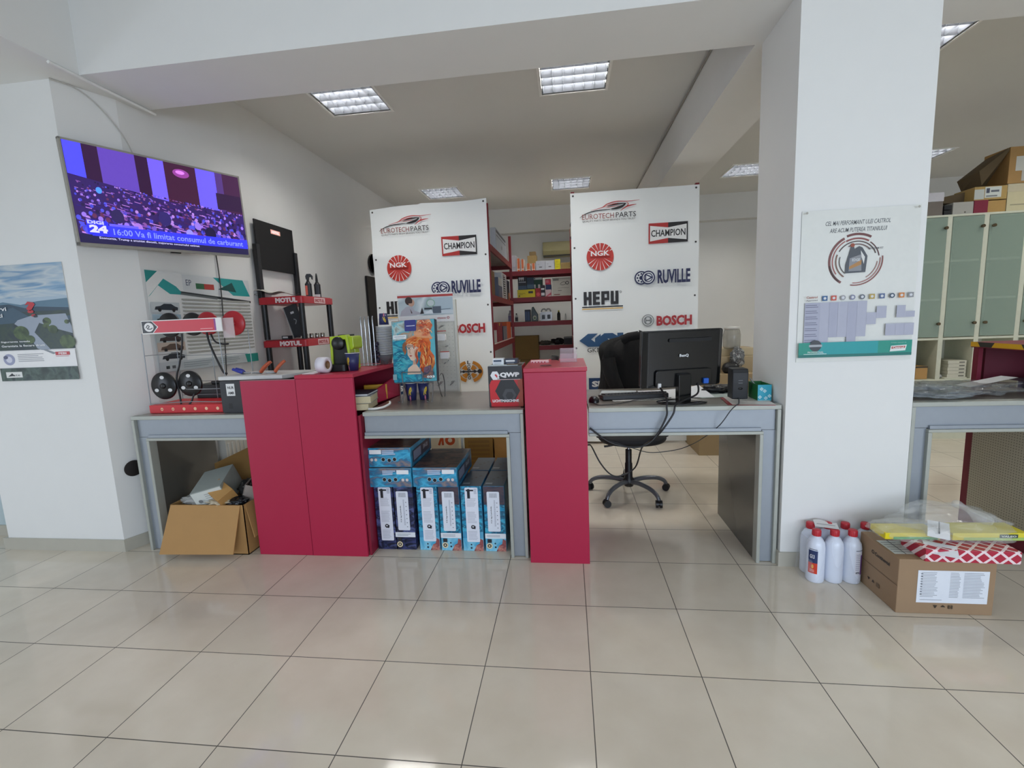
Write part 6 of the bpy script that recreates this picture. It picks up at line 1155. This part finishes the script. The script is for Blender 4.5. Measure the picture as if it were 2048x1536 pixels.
x = MB(); x.T = Matrix.Translation((1.325, -.085, .2935)) @ Matrix.Rotation(-.35, 4, 'Z'); x.sheet(lambda a, b: (-.055+.11*a, -.045+.09*b, .006*math.sin(a*6)*b), 10, 4, M('ecebea', rough=.5)); x.box(-.045, .04, -.02, -.016, .0055, .0062, M('6a6c74', rough=.5)); tag(x.build('receipt'), 'crumpled white receipt lying on the caps of the coolant bottles', 'receipt')
# brown shipping box
KB = M('9a7f62', rough=.75, var=.05, scale=8)
t = thing('shipping_box', 'closed brown shipping box with a large white label on the floor right of the pillar', 'cardboard box', (1.69, -.26, 0)); bx0, bx1, byy, bzz = 1.480, 1.898, -.420, .275
q = MB(); q.box(bx0, bx1, byy, -.125, 0, bzz, KB); q.build('body', t, world=True, bevel=.003)
A = Art(.6); A.rect(0, .1375, .295, .1405, '6c563e'); A.text('Continental', .125, .205, .11, .020, '3a3028', .03); A.disc(.255, .215, .0, '3a3028') if False else A.ring(.110, .216, .006, .010, '3a3028'); A.poly([(.08, .065), (.10, .065), (.09, .05)], '3a3028'); A.poly([(.115, .055), (.135, .055), (.125, .07)], '3a3028'); A.rect(.15, .050, .175, .07, '6c563e'); A.build('side_print', t, (bx0-.0005, -.125, 0), (0, -1, 0), (0, 0, 1))
A = Art(.5); A.rect(.085, .058, .390, .222, 'e3e8f0'); random.seed(11)
A.lines(.10, .085, .175, .215, 17, 'a8acb4', duty=.4); A.lines(.225, .085, .270, .215, 17, 'a8acb4', duty=.4); A.lines(.283, .085, .375, .215, 17, 'a8acb4', duty=.4); A.lines(.10, .068, .20, .078, 1, 'b8bcc4')
for i in range(9): A.rect(.098, .10+i*.013, .106, .103+i*.013, '4a4e56', i == 0)
A.poly([(.160, .046), (.178, .046), (.169, .030)], '33291f'); A.poly([(.193, .038), (.213, .038), (.203, .048)], '33291f'); A.rect(.225, .030, .232, .048, '4a3c2c'); A.rect(.237, .030, .244, .048, '4a3c2c', False); A.build('label', t, (bx0, byy-.0005, 0))
A = Art(.5); A.rect(.012, .05, .12, .19, 'd5dbd6'); A.lines(.02, .06, .11, .18, 5, 'a2a8a8'); A.rect(.06, .05, .064, .19, '3a3a3a'); A.build('top_label', t, (bx0, byy, bzz+.0003), (1, 0, 0), (0, 1, 0))
# red diamond carton
t = thing('diamond_pattern_box', 'long flat box with a red and white diamond pattern on the brown shipping box', 'box', (1.78, -.33, bzz), -.03); t.location = (1.785, -.36, bzz+.001); WM[t.name] = Matrix.Translation(t.location) @ Matrix.Rotation(-.03, 4, 'Z')
dm = bpy.data.materials.new('red_diamond_print'); dm.use_nodes = True; nt = dm.node_tree; N = nt.nodes.new; Lk = nt.links.new; bb = nt.nodes['Principled BSDF']; tc = N('ShaderNodeTexCoord'); sp = N('ShaderNodeSeparateXYZ'); Lk(tc.outputs['Object'], sp.inputs[0])
u_n = mth('MULTIPLY', sp.outputs[0], 15.); v_n = mth('MULTIPLY', mth('ADD', sp.outputs[2], sp.outputs[1]), 17.)
e1 = edge(mth('ADD', u_n, v_n)); e2 = edge(mth('SUBTRACT', u_n, v_n)); gmx = mth('LESS_THAN', mth('MINIMUM', e1, e2), .12)
mx = N('ShaderNodeMix'); mx.data_type = 'RGBA'; Lk(gmx, mx.inputs[0]); mx.inputs[6].default_value = rgb('b01c3a'); mx.inputs[7].default_value = rgb('eedadc'); Lk(mx.outputs[2], bb.inputs['Base Color']); bb.inputs['Roughness'].default_value = .35
q = MB(); q.box(-.205, .185, -.085, .085, 0, .060, dm); q.build('body', t, bevel=.002)
x = MB(); x.T = Matrix.Translation((1.655, -.415, bzz+.064)) @ Matrix.Rotation(-.5, 4, 'Z'); x.sheet(lambda a, b: (-.06+.12*a, -.05+.09*b, -.02*(1-b)**2), 6, 6, M('e8eaec', rough=.5)); tag(x.build('delivery_note'), 'white delivery note hanging over the front of the diamond patterned box', 'paper')
# yellow and green filter boxes in a bag
def longbox(label, c, sz, rz, c1, c2, mark=None):
    t = thing('filter_box', label, 'box', c, rz, 'yellow boxes in the plastic bag'); W, D, H = sz; q = MB(); q.box(-W/2, W/2, -D/2, D/2, 0, H, M(c1, rough=.35)); q.build('body', t, bevel=.002)
    A = Art(.35); A.rect(W*.15, 0, W*.95, H*.42, c2); 
    if mark: A.rect(W*.62, H*.35, W*.86, H*.85, '3a4a44'); A.text('VALEO', W*.64, H*.45, W*.2, H*.25, 'e0e4d8', .03)
    A.build('print', t, (-W/2, -D/2-.0005, 0), local=True); return t
longbox('flat yellow and green box at the left end of the parcels on the shipping box', (1.585, -.285, bzz+.062), (.25, .11, .032), .02, 'e2cf12', '2f9a40')
longbox('flat yellow box at the right end of the parcels with a dark logo', (1.905, -.300, bzz+.072), (.33, .12, .036), .03, 'e0d23c', 'a8c46a', True)
x = MB(); x.box(1.62, 1.90, -.28, -.14, bzz+.001, bzz+.060, M('9aa49a', rough=.5)); tag(x.build('grey_carton', bevel=.003), 'low grey carton under the plastic bag at the back of the shipping box', 'box')
BAG2 = M('eef0ee', rough=.10, alpha=.22, coat=.6, var=.04)
def bag(label, c, r, seed, amp, name='plastic_bag', m=None):
    return blob(name, label, 'plastic bag', c, r, m or BAG2, seed, amp, nu=60, nv=30, freq=1.9, flat=.9)
bag('large crumpled clear plastic bag covering the parcels on the shipping box', (1.83, -.24, bzz+.10), (.25, .15, .085), 21, .28)
bag('clear plastic bag around the yellow and green box at the left of the parcels', (1.60, -.285, bzz+.085), (.17, .09, .045), 22, .22)
t = thing('bag_tip', 'twisted tip of a clear plastic bag sticking up at the right of the parcels', 'plastic bag', (1.95, -.2, bzz+.15)); q = MB(); q.tube([(1.99, -.24, bzz+.10), (1.95, -.22, bzz+.14), (1.90, -.20, bzz+.175), (1.865, -.19, bzz+.19)], lambda u: .034-.024*u+.008*math.sin(u*9), BAG2, n=9); q.build('film', t, world=True)
x = MB(); x.T = Matrix.Translation((1.70, -.335, bzz+.118)) @ Matrix.Rotation(-.6, 4, 'Z') @ Matrix.Rotation(.28, 4, 'X'); x.sheet(lambda a, b: (-.04+.08*a, -.075+.14*b, .008*math.sin(b*5)), 5, 8, M('ebeced', rough=.5)); x.box(.0, .004, -.05, .04, .006, .012, M('55585c', rough=.5)); tag(x.build('delivery_note'), 'white delivery note lying across the plastic bag on the parcels', 'paper')

# ================================================================ PLASTIC BAGS ON THE RIGHT DESK
bag('crumpled shiny plastic bag at the left end of the right hand desk', (1.99, .20, DT+.030), (.20, .15, .032), 31, .5, m=M('aab2b6', rough=.12, alpha=.42, coat=.7))
bag('second crumpled grey plastic bag further right on the same desk', (2.27, .30, DT+.028), (.24, .18, .030), 35, .5, m=M('8d908f', rough=.15, alpha=.40, coat=.5))
blob('dark_part', 'dark grey folded part wrapped inside the plastic bag on the right desk', 'part', (1.985, .25, DT+.022), (.10, .07, .022), M('3a3c40', rough=.4), 12, .3)
x = MB(); x.T = Matrix.Translation((2.36, .30, DT+.045)) @ Matrix.Rotation(.2, 4, 'Z'); x.sheet(lambda a, b: (-.16+.30*a, -.05+.09*b, .04*a), 8, 4, M('d8dadb', rough=.3)); tag(x.build('paper_sleeve'), 'white paper sleeve sticking out of the bags towards the red counter', 'paper')
t = thing('grey_box', 'grey box with a pale end inside the red display counter', 'box', (2.72, .45, .9005)); q = MB(); q.box(2.63, 2.80, .42, .58, .901, .985, M('6c6470', rough=.5)); q.build('body', t, world=True); q = MB(); q.box(2.622, 2.63, .42, .58, .901, .990, M('b8b29c', rough=.5)); q.build('end_flap', t, world=True)
t = thing('brown_parcel', 'brown box with a yellow strip inside the red display counter', 'box', (2.72, .25, .9005)); q = MB(); q.box(2.64, 2.90, .14, .37, .901, 1.02, M('6e5634', rough=.6)); q.build('body', t, world=True); q = MB(); q.box(2.637, 2.64, .14, .37, .905, .915, M('d0a020', rough=.4)); q.build('strip', t, world=True)

# ================================================================ GLASS FRONTED CABINET AND THE BOXES ON IT
CB = M('cfd0bb', rough=.5); GL = M('a8bcab', rough=.22, alpha=.45, coat=.3, var=.03); KN = M('6a5a44', rough=.25, metal=.7); cy = 2.77
div = [3.30, 3.62, 3.885, 4.225, 4.60, 4.95]
t = thing('glass_cabinet', 'tall cream cabinet with frosted green glass doors right of the pillar', 'cabinet', (4.1, 2.95, 0))
q = MB(); q.box(3.28, 4.97, cy+.37, cy+.39, .0, 2.37, CB); q.box(3.28, 4.97, cy, cy+.38, 2.35, 2.37, CB); q.box(3.28, 4.97, cy, cy+.38, .0, .08, CB); q.box(3.28, 3.30, cy, cy+.38, 0, 2.37, CB); q.box(4.95, 4.97, cy, cy+.38, 0, 2.37, CB); q.build('carcass', t, world=True)
for d in div[1:-1]:
    q = MB(); q.box(d-.022, d+.022, cy-.002, cy+.37, .08, 2.35, CB); q.build('divider', t, world=True)
for z in (.66, 1.105, 1.52, 1.915):
    q = MB(); q.box(3.30, 4.95, cy+(.02 if z > 1.2 else 0), cy+.37, z-.022, z, CB); q.build('shelf', t, world=True)
for i in range(5):
    a, b_ = div[i]+.006, div[i+1]-.006; q = MB(); q.box(a+.02, b_-.02, cy-.006, cy-.001, 1.115, 2.345, GL); dr = q.build('glass_door', t, world=True)
    kx = b_-.045 if i % 2 == 1 or i in (0,) else a+.045
    if i == 2: kx = b_-.045
    if i == 3: kx = a+.045
    for kz in (2.235, 1.255):
        q = MB(); q.cyl((kx, cy-.007, kz), (kx, cy-.024, kz), .007, KN); q.cyl((kx, cy-.022, kz), (kx, cy-.040, kz), .016, KN, n=14); q.build('knob', dr, world=True)
q = MB(); q.box(3.32, 4.93, cy+.001, cy+.02, .08, .40, CB); q.build('lower_doors', t, world=True)
def cb(nm, label, x0, x1, z0, z1, col, draw=None, y=2.79, d=.26, cat='box', grp=None):
    t = thing(nm, label, cat, ((x0+x1)/2, y+d/2, z0), 0, grp); q = MB(); q.box(x0, x1, y, y+d, z0, z1, M(col, rough=.5) if isinstance(col, str) else col); q.build('body', t, world=True, bevel=.002)
    if draw: A = Art(.5); draw(A, x1-x0, z1-z0); A.build('print', t, (x0, y-.0005, z0))
    return t
cb('cardboard_box', 'small brown carton with a dark lid in the open cabinet shelf beside the pillar', 3.68, 3.80, .661, .80, 'b28a50', lambda A, W, H: A.rect(0, H*.9, W, H, '2a2620'))
for i in range(5): cb('paper_box', 'white paper box in the stack on the open cabinet shelf', 3.995+.004*(i % 2), 4.175, .674+i*.0365, .709+i*.0365, 'c9c6b4', lambda A, W, H: A.rect(W*.6, H*.3, W*.9, H*.6, '5a584e'), grp='white paper boxes stacked in the cabinet')
cb('paper_box', 'flat white folder under the stack of paper boxes in the cabinet', 3.97, 4.19, .661, .673, 'd5d2c0')
blob('white_bundle', 'loose white bundle left of the paper boxes on the open cabinet shelf', 'bundle', (3.945, 2.86, .685), (.035, .05, .024), M('c4c3ba', rough=.5), 2, .3)
cb('file_row', 'row of small striped files on the lower cabinet shelf', 3.92, 4.06, .41, .60, '5a3c30', lambda A, W, H: [A.rect(W*(.08+.16*k), 0, W*(.14+.16*k), H, 'b8a890', k == 0) for k in range(6)], y=2.82)
T0 = 2.3715
cb('plastic_tub', 'clear plastic tub with a white lid on top of the glass cabinet beside the pillar', 3.66, 3.82, T0, T0+.14, M('8c8278', rough=.2, alpha=.7)); cb('white_tub', 'white translucent tub stacked on the clear tub on the cabinet', 3.655, 3.825, T0+.141, T0+.23, M('d2cfd2', rough=.25, alpha=.9), cat='tub')
for i in (0, 1): cb('black_binder', ('lower' if i == 0 else 'upper')+' black rounded binder end on the cabinet top', 3.835, 3.905, T0+i*.052, T0+.045+i*.052, '121214', cat='binder')
cb('white_box', 'long pale grey box lying on the cabinet with a dark red panel', 3.915, 4.105, T0, T0+.12, 'a9a69c', lambda A, W, H: A.disc(W*.6, H*.15, .008, '55534a'))
cb('red_box', 'dark red box front beside the pale box on the glass cabinet', 4.107, 4.235, T0, T0+.125, '7c1c34', y=2.785)
cb('cardboard_box', 'tan carton right of the dark red box on the glass cabinet', 4.238, 4.40, T0, T0+.115, 'b08c50', y=2.79)
cb('cardboard_box', 'open tan carton with white printed labels on top of the red box', 4.11, 4.41, T0+.127, T0+.26, 'b39558', lambda A, W, H: (A.rect(.0, .01, W*.30, H*.8, 'c2c6be'), A.rect(W*.32, H*.15, W*.82, H*.95, 'd0d4cc'), A.rect(W*.36, H*.5, W*.46, H*.85, '4a4e60'), A.rect(W*.5, H*.55, W*.75, H*.7, '6a6e76'), A.rect(W*.36, H*.22, W*.7, H*.32, '7a7e80')), y=2.80)
t = thing('cardboard_box', 'dark brown open box leaning on the white box on the cabinet top', 'cardboard box', (4.0, 3.0, T0)); q = MB(); dk = M('5c4c34', rough=.8)
q.add([(3.88, 2.92, T0+.14), (4.11, 2.92, T0+.14), (4.11, 2.92, T0+.24), (3.88, 2.92, T0+.20), (3.88, 3.12, T0+.12), (4.11, 3.12, T0+.12), (4.11, 3.12, T0+.24), (3.88, 3.12, T0+.20)], [(0, 1, 2, 3), (7, 6, 5, 4), (0, 3, 7, 4), (1, 5, 6, 2), (3, 2, 6, 7), (0, 4, 5, 1)], dk); q.build('body', t, world=True)
t = thing('cardboard_box', 'large open brown carton with a flap at the right end of the cabinet top', 'cardboard box', (4.55, 2.95, T0+.26)); q = MB(); bm = M('a8834f', rough=.75); q.box(4.42, 4.90, 2.82, 3.12, T0+.275, T0+.63, bm); q.build('body', t, world=True, bevel=.002)
q = MB(); q.add([(4.42, 2.83, T0+.63), (4.42, 3.10, T0+.60), (4.12, 3.05, T0+.38), (4.16, 2.83, T0+.42), (4.42, 2.832, T0+.60), (4.42, 3.10, T0+.29), (4.18, 3.06, T0+.27), (4.20, 2.84, T0+.28)], [(0, 1, 2, 3), (0, 3, 7, 4), (4, 7, 6, 5), (3, 2, 6, 7)], M('5a4a30', rough=.8)); q.build('flap', t, world=True)
A = Art(.5); A.rect(.06, .12, .30, .26, 'c9c8bc'); A.rect(.12, .02, .18, .12, 'b8b6ac'); A.build('shipping_label', t, (4.42, 2.8195, T0+.275))
cb('cream_box', 'cream box with faint print under the large brown carton on the cabinet', 4.415, 4.88, T0, T0+.19, 'c9c09a', lambda A, W, H: A.rect(.03, H*.3, W*.6, H*.36, '9a9478'), y=2.80)
cb('cream_tray', 'thin cream box lying between the cream box and the brown carton', 4.42, 4.88, T0+.192, T0+.27, 'c4ba9c', y=2.81)
# radiator under the left desk
t = thing('radiator', 'white panel radiator on the left wall behind the open carton', 'radiator', (-2.88, 1.1, .1)); wm = M('cfcdc2', rough=.4)
q = MB(); q.box(-2.90, -2.83, .66, 1.30, .10, .62, wm)
for i in range(14): q.box(-2.832, -2.822, .68+i*.045, .70+i*.045, .13, .58, wm)
q.box(-2.905, -2.82, .655, 1.305, .62, .645, wm); q.build('panel', t, world=True, bevel=.003)
q = MB(); [q.box(-2.895, -2.835, .67+i*.03, .685+i*.03, .645, .648, M('77756c', rough=.5)) for i in range(20)]; q.build('top_grille', t, world=True)['kind'] = 'stuff'
